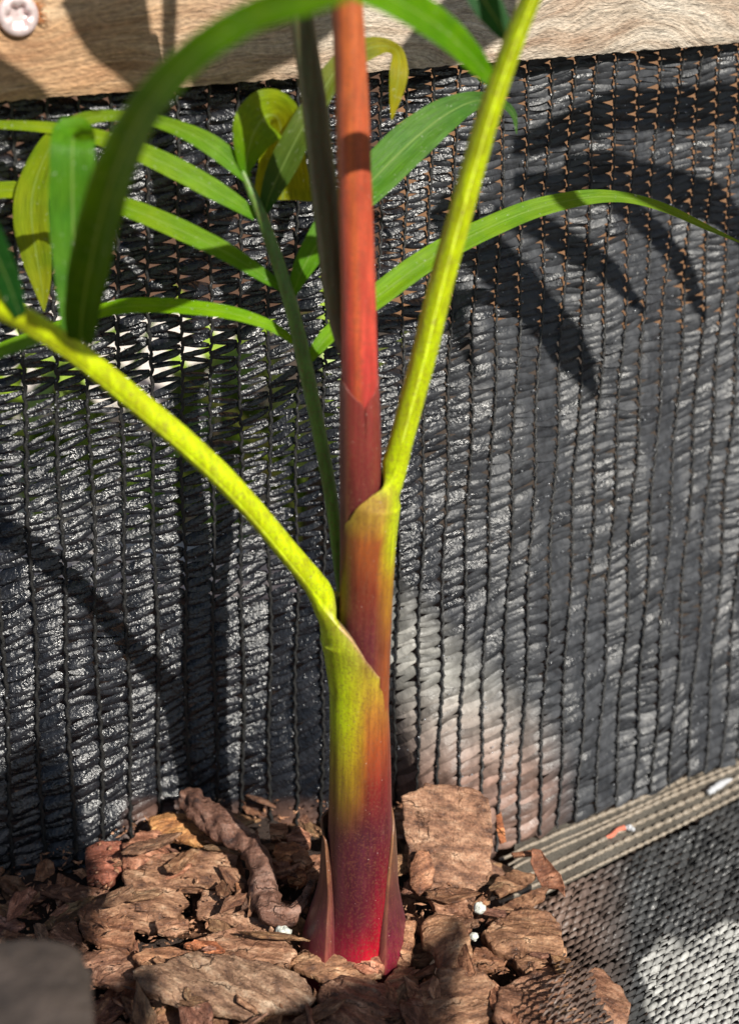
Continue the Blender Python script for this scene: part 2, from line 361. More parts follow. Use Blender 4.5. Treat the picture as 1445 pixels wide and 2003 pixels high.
def chains(uvf, surf, idx, a_rng, period, rad, keep, colf, lift, seed, nn, sp=True):
    r = np.random.default_rng(seed); Vs, Fs, Cs, off = [], [], [], 0
    K = 6; step = 1/6
    for i in idx:
        a = np.arange(a_rng[0], a_rng[1], period*step); ph = a/period
        u, v = uvf(np.full_like(a, float(i)), a)
        sc = chain_spacing(np.clip(u, 0, 1445))/60 if sp else np.ones_like(u)
        u = u + rad*0.45*sc*np.sin(ph*2*np.pi*1.0 + r.random()*6) + r.standard_normal(len(a))*0.5
        P = surf(u, v); okm = keep(u, v, P)
        if okm.sum() < 4: continue
        lo, hi = np.argmax(okm), len(okm) - np.argmax(okm[::-1])
        u, v, P, ph, sc = u[lo:hi], v[lo:hi], P[lo:hi], ph[lo:hi], sc[lo:hi]
        R_ = rad*sc*(0.75 + 0.38*np.abs(np.sin(ph*np.pi*2)))*((P - CAM) @ fwd)/F
        T = nrm(np.gradient(P, axis=0)); B = nrm(np.cross(T, nn)); Nn = np.cross(B, T)
        ang = np.arange(K)/K*2*np.pi
        ring = P[:, None] + nn*lift + R_[:, None, None]*(np.cos(ang)[None, :, None]*B[:, None] + 0.8*np.sin(ang)[None, :, None]*Nn[:, None])
        n = len(P); Fs.append(np.array(gridfaces(n, K, True)) + off); off += n*K
        Vs.append(ring.reshape(-1, 3)); c = colf(u, v); Cs.append(np.repeat(c, K, 0))
    return np.concatenate(Vs), np.concatenate(Fs), np.concatenate(Cs)
def fold_v(u): return 1650 - 0.371*(u - 960)
def keep_hung(u, v, P):
    return (P[..., 2] > np.where(u > 880, -3.5, -2.4)) & (v < np.where(u > 950, fold_v(u) + 14, 3000)) & (v > 30) & (u > -160) & (u < 1640)
cloth = empty('shade_cloth', J, 'black knitted shade cloth hung below the timber board behind the palm', 'shade cloth')
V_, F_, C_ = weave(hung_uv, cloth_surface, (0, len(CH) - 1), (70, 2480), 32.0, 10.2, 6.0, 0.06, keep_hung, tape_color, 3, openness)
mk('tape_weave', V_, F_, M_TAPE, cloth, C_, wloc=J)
def chain_col(u, v):
    rt = np.clip((u - 760)/250, 0, 1)[:, None]
    c = np.full((len(u), 3), 0.016) + rt*0.012
    return c
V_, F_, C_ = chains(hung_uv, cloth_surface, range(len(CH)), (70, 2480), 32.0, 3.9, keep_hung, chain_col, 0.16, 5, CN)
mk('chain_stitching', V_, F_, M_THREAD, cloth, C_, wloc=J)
# small glossy nubs added at random to give the tape sparkling glints
def nubs(cnt, region, surf, nn, r0, seed):
    r = np.random.default_rng(seed); Vs, Fs, off = [], [], 0
    for _ in range(cnt):
        u, v = region(r)
        P = surf(np.array([u]), np.array([v]))[0] + nn*0.2; R_ = r0*(0.5 + r.random())
        for a in range(5):
            th = np.pi*a/4
            for b in range(8):
                ph = 2*np.pi*b/8; Vs.append(P + R_*np.array([math.sin(th)*math.cos(ph), math.sin(th)*math.sin(ph), math.cos(th)]))
        Fs += [tuple(off + x for x in f) for f in gridfaces(5, 8, True)]; off += 40
    return np.array(Vs), Fs
M_NUB = mat_simple('glossy_glint_bead', (0.25, 0.26, 0.28), 0.16, noise_s=1500, amt=0.6, bmp=0.1, spec=1.0)
def reg_r(r):
    while True:
        u = 760 + 690*r.random(); v = 130 + 1400*r.random()
        if v < fold_v(u) - 20: return u, v
def reg_l(r): return 700*r.random(), 200 + 1300*r.random()
V_, F_ = nubs(520, reg_r, cloth_surface, CN, 0.028, 1)
V2, F2 = nubs(380, reg_l, cloth_surface, CN, 0.025, 2)
mk('glint_beads', np.concatenate([V_, V2]), F_ + [tuple(x + len(V_) for x in f) for f in F2], M_NUB, cloth, wloc=J)
# lower flap lying out over the ground on the right
ZF = -1.5
def mulch_u(v): return np.interp(v, [1780, 1850, 1900, 2003, 2150], [1010, 1075, 1110, 1150, 1160])
def flap_open(u, v): return np.clip((mulch_u(v) + 90 - u)/110, 0, 1.0)
def flap_surface(u, v):
    P = atZ(u, v, ZF); x, y = P[..., 0], P[..., 1]
    z = ZF + 0.1*np.sin(x*1.3 + y) + 0.06*np.sin(x*2.9 - y*1.7)
    q = np.clip((mulch_u(v) + 130 - u)/150, 0, 1)*np.clip((v - 1840)/60, 0, 1); z = z + 3.3*q*q*(3 - 2*q)
    return atZ(u, v, z)
def band_v(u, f): return (1665 - 0.414*(u - 955))*(1 - f) + (1813 - 0.503*(u - 955))*f
def flap_uv(ci, a):
    # ci: columns leaning, a: row
    u0 = 900 + 15.5*ci; k = -0.45; sl = -0.32
    a2 = a + 0
    u = (u0 + sl*(a2 - 1800)) / (1 - sl*k*1.0); v = a2 + k*(u - 1200)
    return u + 2*np.sin(ci*.7 + a*.02), v + 2*np.sin(ci*0.5)
def keep_flap(u, v, P):
    mulch = u < mulch_u(v) + 14*np.sin(v*.05) + 10*np.sin(v*.13) - 60*np.clip((v - 1870)/60, 0, 1)
    return (v > band_v(u, 1.0) + 2) & (~mulch) & (u < 1640) & (v < 2150)
def patch(u, v):  # sunlit patch painted into the flap colour
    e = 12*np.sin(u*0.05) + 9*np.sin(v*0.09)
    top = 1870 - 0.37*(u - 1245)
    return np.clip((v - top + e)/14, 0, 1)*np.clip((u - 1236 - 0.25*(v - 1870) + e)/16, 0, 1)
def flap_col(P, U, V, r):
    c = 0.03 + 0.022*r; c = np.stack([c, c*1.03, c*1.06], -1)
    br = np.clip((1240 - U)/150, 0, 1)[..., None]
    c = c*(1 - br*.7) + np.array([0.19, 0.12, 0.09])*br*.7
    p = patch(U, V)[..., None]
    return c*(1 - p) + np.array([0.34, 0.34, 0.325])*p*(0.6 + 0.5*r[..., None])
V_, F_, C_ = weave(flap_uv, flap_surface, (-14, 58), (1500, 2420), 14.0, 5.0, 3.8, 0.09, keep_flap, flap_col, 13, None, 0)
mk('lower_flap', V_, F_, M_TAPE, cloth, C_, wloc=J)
# selvedge band: strip plus beaded cords
us = np.linspace(1005, 1660, 180); fs = np.linspace(0, 1, 22)
UU, FF = np.meshgrid(us, fs, indexing='ij'); VV = band_v(UU, FF)
P = flap_surface(UU, VV) ; P[..., 2] += 0.16
C_ = np.zeros((P.size//3, 3)) + np.array([0.10, 0.09, 0.075]); 
band = mk('selvedge_band', P.reshape(-1, 3), gridfaces(180, 22), M_THREAD, cloth, C_, wloc=J)
def cord(f, r_px, bead, seed, x0=960):
    r = np.random.default_rng(seed); u = np.arange(x0, 1655, 1.6); v = band_v(u, f) + 1.2*np.sin(u*0.02 + seed) + 2.5*np.sin(u*.09)*np.exp(-(u - x0)/60)
    P = flap_surface(u, v); P[:, 2] += 0.2
    fade = np.clip((u - x0)/260, 0.15, 1)
    bd = np.abs(np.sin(np.pi*(u/bead) + seed))**0.6
    R_ = 1.15*r_px*(1 - 0.8*fade + 0.8*fade*bd)*(0.55 + 0.45*fade)*((P - CAM) @ fwd)/F
    T = nrm(np.gradient(P, axis=0)); up = np.array([0, 0, 1.]); B = nrm(np.cross(T, up)); ang = np.arange(7)/7*2*np.pi
    ring = P[:, None] + R_[:, None, None]*(np.cos(ang)[None, :, None]*B[:, None] + np.sin(ang)[None, :, None]*up)
    colr = np.array([0.24, 0.2, 0.155])*(0.75 + 0.5*r.random((len(u), 1)))
    mk('selvedge_cord', ring.reshape(-1, 3), gridfaces(len(u), 7, True), M_THREAD, cloth, np.repeat(colr, 7, 0), wloc=J)
for k, (f, rp, bd, x0) in enumerate([(0.0, 5.5, 7, 958), (0.22, 5.5, 19, 975), (0.34, 3.6, 17, 990), (0.42, 4.8, 18, 985), (0.61, 5.5, 19, 965), (0.79, 5.6, 19, 962), (0.97, 4.2, 15, 1005)]):
    cord(f, rp, bd, k + 1, x0)

# ------------------------------------------------------------------ timber board with screw
EB = cloth_surface(np.array([0.]), np.array([200.]))[0]
d0 = ray(0., 200.); BO = CN * 0.75
def atboard(u, v, off=0.75):
    d = ray(u, v); t = ((J + CN*off - CAM) @ CN) / (d @ CN); return CAM + d*np.asarray(t)[..., None]
bl, br_ = atboard(-60., 204.5), atboard(1600., 72.)
ax = nrm(br_ - bl); L = np.linalg.norm(br_ - bl); up3 = nrm(np.cross(ax, -CN)); up3 = up3 if up3[2] > 0 else -up3
board = empty('timber_board', bl, 'weathered pale timber board with rough grain across the top of the cloth', 'board')
board.rotation_euler = Matrix((ax, -CN, up3)).transposed().to_euler()
nx, nz = 260, 34; Vs = []
for i in range(nx):
    for k in range(nz):
        x = -2 + (L + 4)*i/(nx - 1); z = 9.0*k/(nz - 1)
        e = 0.0
        if k == 0: e = 0.05*fbm((x*2.2, 0, 3)) + 0.03*fbm((x*9, 0, 8))
        yo = -0.02*fbm((x*0.5, z*4, 0)) - (0.0 if k > 1 else 0.06*(1-k))*-1
        Vs.append((x, yo, z + e))
nf = len(Vs); Fc = gridfaces(nx, nz)
for i in range(nx): Vs.append((Vs[i*nz][0], 1.9, Vs[i*nz][2]))
for i in range(nx): Vs.append((Vs[i*nz + nz-1][0], 1.9, Vs[i*nz+nz-1][2]))
for i in range(nx - 1):
    Fc.append((i*nz, nf + i, nf + i + 1, (i+1)*nz)); Fc.append((i*nz + nz-1, (i+1)*nz + nz-1, nf + nx + i + 1, nf + nx + i))
    Fc.append((nf + i, nf+nx+i, nf+nx+i+1, nf+i+1))
plank = mk('plank', np.array(Vs), Fc, M_WOOD, board, smooth=False)
# screw head with six-lobed recess
c3 = atboard(34., 29.); sx = float((c3 - bl) @ ax); sz = float((c3 - bl) @ up3); RS = 0.58
NA = 72; rings = []
def lobe(a): return 0.5 + 0.085*math.cos(6*a)
for (rf, y, lob) in [(0.9, 0.10, 0), (1.0, -0.06, 0), (0.98, -0.14, 0), (0.90, -0.18, 0), (0.78, -0.2, 0), (1.1, -0.2, 1), (1.0, -0.17, 1), (0.93, -0.1, 1), (0.88, -0.05, 1), (0.3, -0.045, 0), (0.02, -0.045, 0)]:
    for k in range(NA):
        a = 2*math.pi*k/NA; q = RS*(rf*lobe(a) if lob else rf)
        rings.append((sx + q*math.cos(a), y, sz + q*math.sin(a)))
screw = mk('screw', np.array(rings), gridfaces(11, NA, True), M_SCREW, board)
rs = random.Random(3)
Vs, Fc = [], []
for k in range(46):
    a = rs.uniform(-0.5, 0.5); p = np.array([sx + RS*0.95*math.cos(a), -0.02, sz + RS*0.95*math.sin(a)])
    dr = np.array([math.cos(a + rs.uniform(-.8, .8)), -rs.uniform(.1, .6), math.sin(a + rs.uniform(-1.2, .9))]); Ls = rs.uniform(.1, .42); w = rs.uniform(.008, .028)
    pts = [p, p + dr*Ls*.5 + np.array([0, -.03, rs.uniform(-.06, .06)]), p + dr*Ls + np.array([0, .06, rs.uniform(-.12, .06)])]
    o = len(Vs)
    for i, q in enumerate(pts):
        for b in range(3): Vs.append(q + w*(1, .8, .15)[i]*np.array([0, math.cos(2.1*b), math.sin(2.1*b)]))
    Fc += [tuple(o + x for x in f) for f in gridfaces(3, 3, True)]
mk('splinters', np.array(Vs), Fc, M_SPLIN, board)

# ------------------------------------------------------------------ palm
palm = empty('palm', (0, 0, 0), 'young palm with crimson stem base, red spear and yellow-green leaf stalks', 'palm')
def cross(phi, Ro, th, dirang, ea, eb, w, n=28):
    """closed 2-D section: crescent blended to an ellipse"""
    out = []
    for i in range(n):
        f = i/(n - 1); f = (0.5 - 0.5*math.cos(math.pi*f))*(1 - w) + f*w; a = dirang - phi + 2*phi*f
        c = np.array([math.cos(a), math.sin(a)])*Ro
        ae = dirang - math.pi/2 + math.pi*f; e0 = np.array([math.cos(dirang), math.sin(dirang)]); e1 = np.array([-e0[1], e0[0]])
        e = e0*(Ro - ea) + e0*ea*math.cos(ae - dirang) + e1*eb*math.sin(ae - dirang)
        out.append(c*(1 - w) + e*w)
    for i in range(n):
        f = 1 - i/(n - 1); f = (0.5 - 0.5*math.cos(math.pi*f))*(1 - w) + f*w; a = dirang - phi + 2*phi*f
        c = np.array([math.cos(a), math.sin(a)])*(Ro - th)
        ae = dirang + math.pi/2 + math.pi*(1 - f) ; e0 = np.array([math.cos(dirang), math.sin(dirang)]); e1 = np.array([-e0[1], e0[0]])
        e = e0*(Ro - ea) + e0*ea*math.cos(ae - dirang) + e1*eb*math.sin(ae - dirang)
        out.append(c*(1 - w) + e*w)
    return np.array(out)
def sheath(name, lv, dirang, colf, n_out=90, sub=None, cap=True):
    """lv rows: u, v, Y, Rpx, phi_deg, th_frac, ea_frac, eb_frac, w"""
    lv = np.array(lv, float); t = np.linspace(0, len(lv) - 1, n_out); q = catmull(lv, n_out)
    for k in (4, 8): q[:, k] = np.interp(t, np.arange(len(lv)), lv[:, k])
    C3 = atY(q[:, 0], q[:, 1], q[:, 2]); dep = (C3 - CAM) @ fwd; R3 = q[:, 3]*dep/F
    T = nrm(np.gradient(C3, axis=0)); V = []; cols = []
    for i in range(n_out):
        X = nrm(np.array([1., 0, 0]) - T[i]*T[i][0]); Yv = np.cross(T[i], X)
        phi = math.radians(min(q[i, 4], 181.5)); S = cross(phi, R3[i], R3[i]*q[i, 5], dirang, R3[i]*q[i, 6], R3[i]*q[i, 7], min(max(q[i, 8], 0), 1))
        # ellipse sections stay centred on the path
        if q[i, 8] > 0:
            e0 = np.array([math.cos(dirang), math.sin(dirang)]); S = S - e0*(R3[i] - R3[i]*q[i, 6])*min(q[i, 8], 1)
        for s in S:
            V.append(C3[i] + X*s[0] + Yv*s[1])
        a = np.arctan2(S[:, 1], S[:, 0]); rel = np.abs(np.angle(np.exp(1j*(a - dirang))))
        cols.append(colf(q[i, 1], a, rel, phi, S))
    m = S.shape[0]; Fc = gridfaces(n_out, m, True)
    Fc.append(tuple(reversed(range(m)))); Fc.append(tuple((n_out-1)*m + k for k in range(m)))
    return mk(name, np.array(V), Fc, M_STEM, palm, np.concatenate(cols))
YG = (0.45, 0.56, 0.001); YO = (0.42, 0.26, 0.012); OR = (0.30, 0.07, 0.018); MA = (0.075, 0.011, 0.02); DM = (0.10, 0.02, 0.02)
OLV = (0.36, 0.28, 0.02)
def colA(v, a, rel, phi, S):   # a: 0 right, -90 front, 180 left
    f = (np.cos(a) + 1)/2    # 0 left .. 1 right
    left = ramp(np.full_like(f, v), [(1100, YG), (1380, YG), (1470, (0.36, 0.29, 0.01)), (1550, (0.17, 0.09, 0.012)), (1610, MA), (1740, (0.07, .008, .02)), (1790, (0.14, 0.003, 0.022)), (1850, (0.24, 0.004, 0.03))])
    right = ramp(np.full_like(f, v), [(1180, (0.36, 0.26, 0.09)), (1300, OLV), (1370, (0.32, 0.13, 0.02)), (1430, (0.26, 0.055, 0.014)), (1510, (0.16, 0.014, 0.012)), (1600, (0.08, 0.007, 0.017)), (1700, (0.15, 0.002, 0.012)), (1850, (0.42, 0.002, 0.018))])
    k = np.clip((f - 0.26)/0.4, 0, 1)[:, None]; c = left*(1 - k) + right*k
    edge = np.clip(1 - np.abs(rel - phi)/0.09, 0, 1)[:, None] * (1.0 if 1195 < v < 1346 else 0.0)
    yg = min(1, max(0, (1215 - v)/50)); c = c*(1 - yg) + np.array(YG)*yg
    mid = np.exp(-((f - 0.55)/0.22)**2)[:, None]*np.clip((v - 1540)/60, 0, 1)*np.clip((1815 - v)/50, 0, 1)
    c = c*(1 - mid*0.75) + np.array([0.05, 0.012, 0.022])*mid*0.75
    return c*(1 - edge*.7) + np.array([0.45, 0.25, 0.16])*edge*.7
def colB(v, a, rel, phi, S):
    f = (np.cos(a) + 1)/2
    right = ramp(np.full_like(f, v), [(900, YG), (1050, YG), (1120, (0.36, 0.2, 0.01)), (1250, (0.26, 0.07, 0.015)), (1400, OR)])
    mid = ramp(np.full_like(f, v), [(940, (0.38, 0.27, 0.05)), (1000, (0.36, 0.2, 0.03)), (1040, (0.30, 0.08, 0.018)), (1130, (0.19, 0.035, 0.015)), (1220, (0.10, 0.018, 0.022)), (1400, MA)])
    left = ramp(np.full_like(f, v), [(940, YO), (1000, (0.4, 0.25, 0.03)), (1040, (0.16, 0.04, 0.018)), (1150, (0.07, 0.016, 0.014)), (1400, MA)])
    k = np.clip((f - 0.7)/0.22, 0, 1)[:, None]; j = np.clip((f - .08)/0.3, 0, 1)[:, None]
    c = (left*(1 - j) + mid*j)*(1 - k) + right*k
    yg = min(1, max(0, (955 - v)/30)); c = c*(1 - yg) + np.array(YG)*yg
    edge = np.clip(1 - np.abs(rel - phi)/0.25, 0, 1)[:, None]*(1.0 if 950 < v < 1045 else 0)
    return c*(1 - edge*.75) + np.array([0.50, 0.34, 0.05])*edge*.75
def colC(v, a, rel, phi, S):
    f = (np.cos(a) + 1)/2
    c = ramp(np.full_like(f, v), [(0, (0.10, 0.115, 0.05)), (600, (0.10, 0.09, 0.045)), (715, (0.12, 0.05, 0.03)), (760, (0.20, 0.03, 0.026)), (900, (0.15, 0.022, 0.02)), (1000, (0.1, 0.018, 0.018))])
    dk = np.clip((0.3 - f)/0.3, 0, 1)[:, None]*0.6*(v > 730)
    return c*(1 - dk) + np.array([0.13, 0.04, 0.035])*dk
def colD(v, a, rel, phi, S):
    f = (np.cos(a) + 1)/2
    c = ramp(np.full_like(f, v), [(-100, (0.38, 0.10, 0.03)), (150, (0.44, 0.10, 0.035)), (450, (0.45, 0.07, 0.035)), (700, (0.48, 0.05, 0.04)), (800, (0.3, 0.03, 0.03))])
    st = np.exp(-((f - 0.45)/0.12)**2)[:, None]*0.5
    return c*(1 - st) + np.array([0.52, 0.13, 0.03])*st
def colE(v, a, rel, phi, S):
    c = ramp(np.full_like(a, v), [(1530, (0.05, 0.028, 0.018)), (1640, (0.09, 0.045, 0.025)), (1700, (0.10, 0.03, 0.025)), (1770, (0.09, 0.012, 0.025)), (1850, (0.18, 0.006, 0.025))])
    rad = np.hypot(S[:, 0], S[:, 1]); edge = (np.clip(1 - np.abs(rel - phi)/0.05, 0, 1)*(rad > 0.97*rad.max()))[:, None]*(0.9 if v < 1700 else 0.35)
    return c*(1 - edge) + np.array([0.26, 0.12, 0.06])*edge
PI = math.pi
S_A = sheath('outer_leaf_sheath', [
    (706, 1895, 0, 82, 180, .25, .5, .5, 0), (703, 1860, 0, 76, 180, .2, .5, .5, 0), (703, 1810, 0, 70, 180, .18, .5, .5, 0), (704, 1750, 0, 66, 180, .15, .5, .5, 0), (704, 1620, 0, 63, 180, .12, .5, .5, 0),
    (704, 1480, 0, 60, 180, .12, .5, .5, 0), (702, 1380, 0, 58, 180, .1, .5, .5, 0), (701, 1342, 0, 58, 176, .1, .5, .5, 0), (697, 1300, -.03, 60, 136, .1, .5, .5, 0), (697, 1262, -.05, 67, 110, .1, .5, .5, 0), (693, 1230, -.1, 70, 97, .15, .5, .5, 0), (674, 1202, -.15, 60, 92, .35, .95, 1, .12),
    (648, 1178, -.22, 41, 85, .6, .95, 1, .45), (623, 1150, -.35, 28, 60, .9, .95, 1, .88), (603, 1126, -.5, 24.5, 45, .9, .95, 1, 1), (560, 1075, -.8, 23, 45, .9, .95, 1, 1), (500, 1003, -1.2, 23.5, 45, .9, .95, 1, 1),
    (440, 938, -1.6, 24.5, 45, .9, .95, 1, 1), (370, 872, -2.0, 25, 45, .9, .95, 1, 1), (300, 812, -2.4, 25, 45, .9, .95, 1, 1), (225, 750, -2.9, 24.5, 45, .9, .95, 1, 1), (150, 690, -3.5, 24, 45, .9, .95, 1, 1), (75, 640, -4.2, 24, 45, .9, .95, 1, 1), (0, 598, -5, 26, 45, .9, .95, 1, 1), (-100, 550, -6, 26, 45, .9, .95, 1, 1), (-260, 500, -7.5, 24, 45, .9, .95, 1, 1)],
    PI, colA, 170)
tag(S_A, 'outer sheath fading from yellow-green to crimson, its stalk arching left')
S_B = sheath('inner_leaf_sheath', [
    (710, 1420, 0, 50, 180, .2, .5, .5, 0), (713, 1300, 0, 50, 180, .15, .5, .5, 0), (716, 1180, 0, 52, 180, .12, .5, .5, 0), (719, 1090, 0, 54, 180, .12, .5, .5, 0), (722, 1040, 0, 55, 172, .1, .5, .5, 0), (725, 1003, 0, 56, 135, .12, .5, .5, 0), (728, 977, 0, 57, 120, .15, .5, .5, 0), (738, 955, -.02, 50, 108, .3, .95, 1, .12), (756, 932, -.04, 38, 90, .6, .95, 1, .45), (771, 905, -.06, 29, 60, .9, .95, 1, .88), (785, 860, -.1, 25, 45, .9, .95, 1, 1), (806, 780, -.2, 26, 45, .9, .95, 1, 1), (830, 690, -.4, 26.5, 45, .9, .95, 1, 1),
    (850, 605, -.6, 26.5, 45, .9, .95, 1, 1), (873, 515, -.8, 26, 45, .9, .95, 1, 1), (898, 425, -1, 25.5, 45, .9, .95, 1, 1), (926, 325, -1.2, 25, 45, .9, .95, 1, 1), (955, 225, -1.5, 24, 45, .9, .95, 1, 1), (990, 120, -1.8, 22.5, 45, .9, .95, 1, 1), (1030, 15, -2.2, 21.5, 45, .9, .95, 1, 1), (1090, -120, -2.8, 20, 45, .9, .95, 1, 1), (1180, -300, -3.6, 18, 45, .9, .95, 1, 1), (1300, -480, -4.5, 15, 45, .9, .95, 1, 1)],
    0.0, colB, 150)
tag(S_B, 'inner sheath of orange and maroon, its yellow-green stalk rising right')
S_C = sheath('maroon_leaf_sheath', [
    (706, 1080, 0, 41, 180, .2, .5, .5, 0), (705, 950, 0, 41, 180, .18, .5, .5, 0), (704, 860, 0, 41, 180, .12, .5, .5, 0), (703, 785, 0, 40, 178, .08, .5, .5, 0), (702, 760, .0, 39, 140, .08, .5, .5, 0), (701, 735, .05, 38, 100, .15, .5, .5, 0),
    (690, 700, .35, 33, 75, .4, .5, .6, .5), (668, 640, .75, 24, 60, .9, .8, .9, 1), (655, 560, .9, 25, 45, .9, .95, 1, 1), (644, 460, 1.0, 26, 45, .9, .95, 1, 1), (630, 340, 1.05, 26, 45, .9, .95, 1, 1), (614, 200, 1.1, 25, 45, .9, .95, 1, 1), (598, 90, 1.1, 24, 45, .9, .95, 1, 1), (585, 0, 1.1, 24, 45, .9, .95, 1, 1), (560, -160, 1.1, 22, 45, .9, .95, 1, 1), (535, -330, 1.1, 20, 45, .9, .95, 1, 1)],
    math.radians(108), colC, 120)
tag(S_C, 'maroon sheath with a V notch, its stalk grey-green behind the spear')
S_D = sheath('spear', [
    (704, 900, 0, 33, 180, .9, .95, 1, 1), (704, 780, -.05, 35, 180, .9, .95, 1, 1), (703, 700, -.1, 35, 180, .9, .95, 1, 1), (700, 550, -.1, 34, 180, .9, .95, 1, 1), (695, 400, -.1, 33.5, 180, .9, .95, 1, 1), (690, 250, -.1, 33, 180, .9, .95, 1, 1),
    (685, 120, -.1, 32, 180, .9, .95, 1, 1), (678, 0, -.1, 30.5, 180, .9, .95, 1, 1), (668, -160, -.1, 28, 180, .9, .95, 1, 1), (655, -350, -.1, 22, 180, .9, .95, 1, 1)], -PI/2, colD, 60)
tag(S_D, 'unopened red spear leaf')
S_E = sheath('old_sheath_remnant', [
    (696, 1880, .1, 113, 151, .42, .5, .5, 0), (696, 1835, .1, 106, 148, .4, .5, .5, 0), (698, 1790, .1, 94, 143, .33, .5, .5, 0), (701, 1730, .1, 79, 134, .2, .5, .5, 0), (702, 1670, .1, 75, 125, .12, .5, .5, 0), (702, 1625, .12, 72, 112, .08, .5, .5, 0), (696, 1595, .2, 73, 75, .06, .5, .5, 0)],
    PI/2, colE, 60)
tag(S_E, 'split dry outer sheath around the stem foot')

def leaflet(parent, pts, tilt=0.0, c0=(0.05, 0.13, 0.012), c1=None, n=70, fold=0.18, seed=0, m=11, lit=1.5, parts_loc=(0, 0, 0)):
    """pts rows: u, v, Y, width px, [tilt deg]"""
    A = np.array([list(p) + ([tilt] if len(p) == 4 else []) for p in pts], float)
    q = catmull(A, n); q[:, 3] = np.clip(q[:, 3], 1.0, None)
    C3 = atY(q[:, 0], q[:, 1], q[:, 2]); dep = (C3 - CAM) @ fwd; hw = 0.5*q[:, 3]*dep/F
    T = nrm(np.gradient(C3, axis=0)); view = nrm(CAM - C3)
    S = nrm(np.cross(view, T)); Nn = nrm(np.cross(T, S))
    best = max((-1, 1), key=lambda sg: float(np.mean((Nn*np.cos(np.radians(sg*np.abs(q[:, 4]) * 1.0))[:, None] - S*np.sin(np.radians(sg*np.abs(q[:, 4])))[:, None]) @ SUN * np.sign(np.sum(Nn*view, 1)))))
    a = np.radians(best*np.abs(q[:, 4])*lit); Sd = S*np.cos(a)[:, None] + Nn*np.sin(a)[:, None]; Nd = nrm(np.cross(T, Sd))
    comp = 1/np.maximum(np.cos(a), 0.45)
    w = np.linspace(-1, 1, m); V = []; uv = []; cols = []
    c1 = c0 if c1 is None else c1
    for i in range(n):
        for j in range(m):
            pl = fold*abs(w[j]) - fold*0.5 + 0.035*math.cos(w[j]*9)
            jag = 1 + 0.03*mnoise.noise(Vector((i*0.25, w[j]*2, seed)))
            V.append(C3[i] + Sd[i]*hw[i]*comp[i]*w[j]*jag + Nd[i]*hw[i]*pl)
            uv.append((i/n*6, (w[j] + 1)/2)); cols.append(lerp(c0, c1, i/(n-1)))
    return mk('leaflet', np.array(V), gridfaces(n, m), M_LEAF, parent, np.array(cols), np.array(uv))
G1 = (0.09, 0.27, 0.004); G2 = (0.16, 0.38, 0.003); DK = (0.015, 0.085, 0.018); YL = (0.24, 0.34, 0.003)
# rachis of the small frond behind
def tube(name, pts, mat, parent, colf, n=80, k=14, flat=1.0, bumpf=None, wloc=None):
    q = catmull(np.array(pts, float), n); C3 = atY(q[:, 0], q[:, 1], q[:, 2]); R3 = q[:, 3]*((C3 - CAM) @ fwd)/F/2
    T = nrm(np.gradient(C3, axis=0)); view = nrm(CAM - C3); S = nrm(np.cross(view, T)); Nn = nrm(np.cross(T, S)); V = []; Cc = []
    for i in range(n):
        for j in range(k):
            a = 2*PI*j/k; b = 1.0 if bumpf is None else bumpf(i, a, C3[i])
            V.append(C3[i] + R3[i]*b*(math.cos(a)*S[i] + flat*math.sin(a)*Nn[i])); Cc.append(colf(i/(n-1)))
    Fc = gridfaces(n, k, True); Fc.append(tuple(reversed(range(k)))); Fc.append(tuple((n-1)*k + j for j in range(k)))
    return mk(name, np.array(V), Fc, mat, parent, np.array(Cc), wloc=wloc, origin=None)
fr = tube('back_leaf_stalk', [(668, 1180, .9, 14), (661, 1100, 1.2, 20), (652, 1010, 1.4, 25), (640, 930, 1.6, 27), (621, 830, 1.8, 28), (598, 720, 2, 30), (575, 620, 2.2, 28), (552, 540, 2.4, 27), (527, 465, 2.6, 25), (505, 405, 2.8, 22), (485, 360, 3, 17), (470, 325, 3.1, 11), (458, 290, 3.2, 6)], M_STEM, palm, lambda t: lerp((0.10, 0.2, 0.02), (0.12, 0.23, 0.05), t))
tag(fr, 'thin green stalk of the small leaf behind the stem')
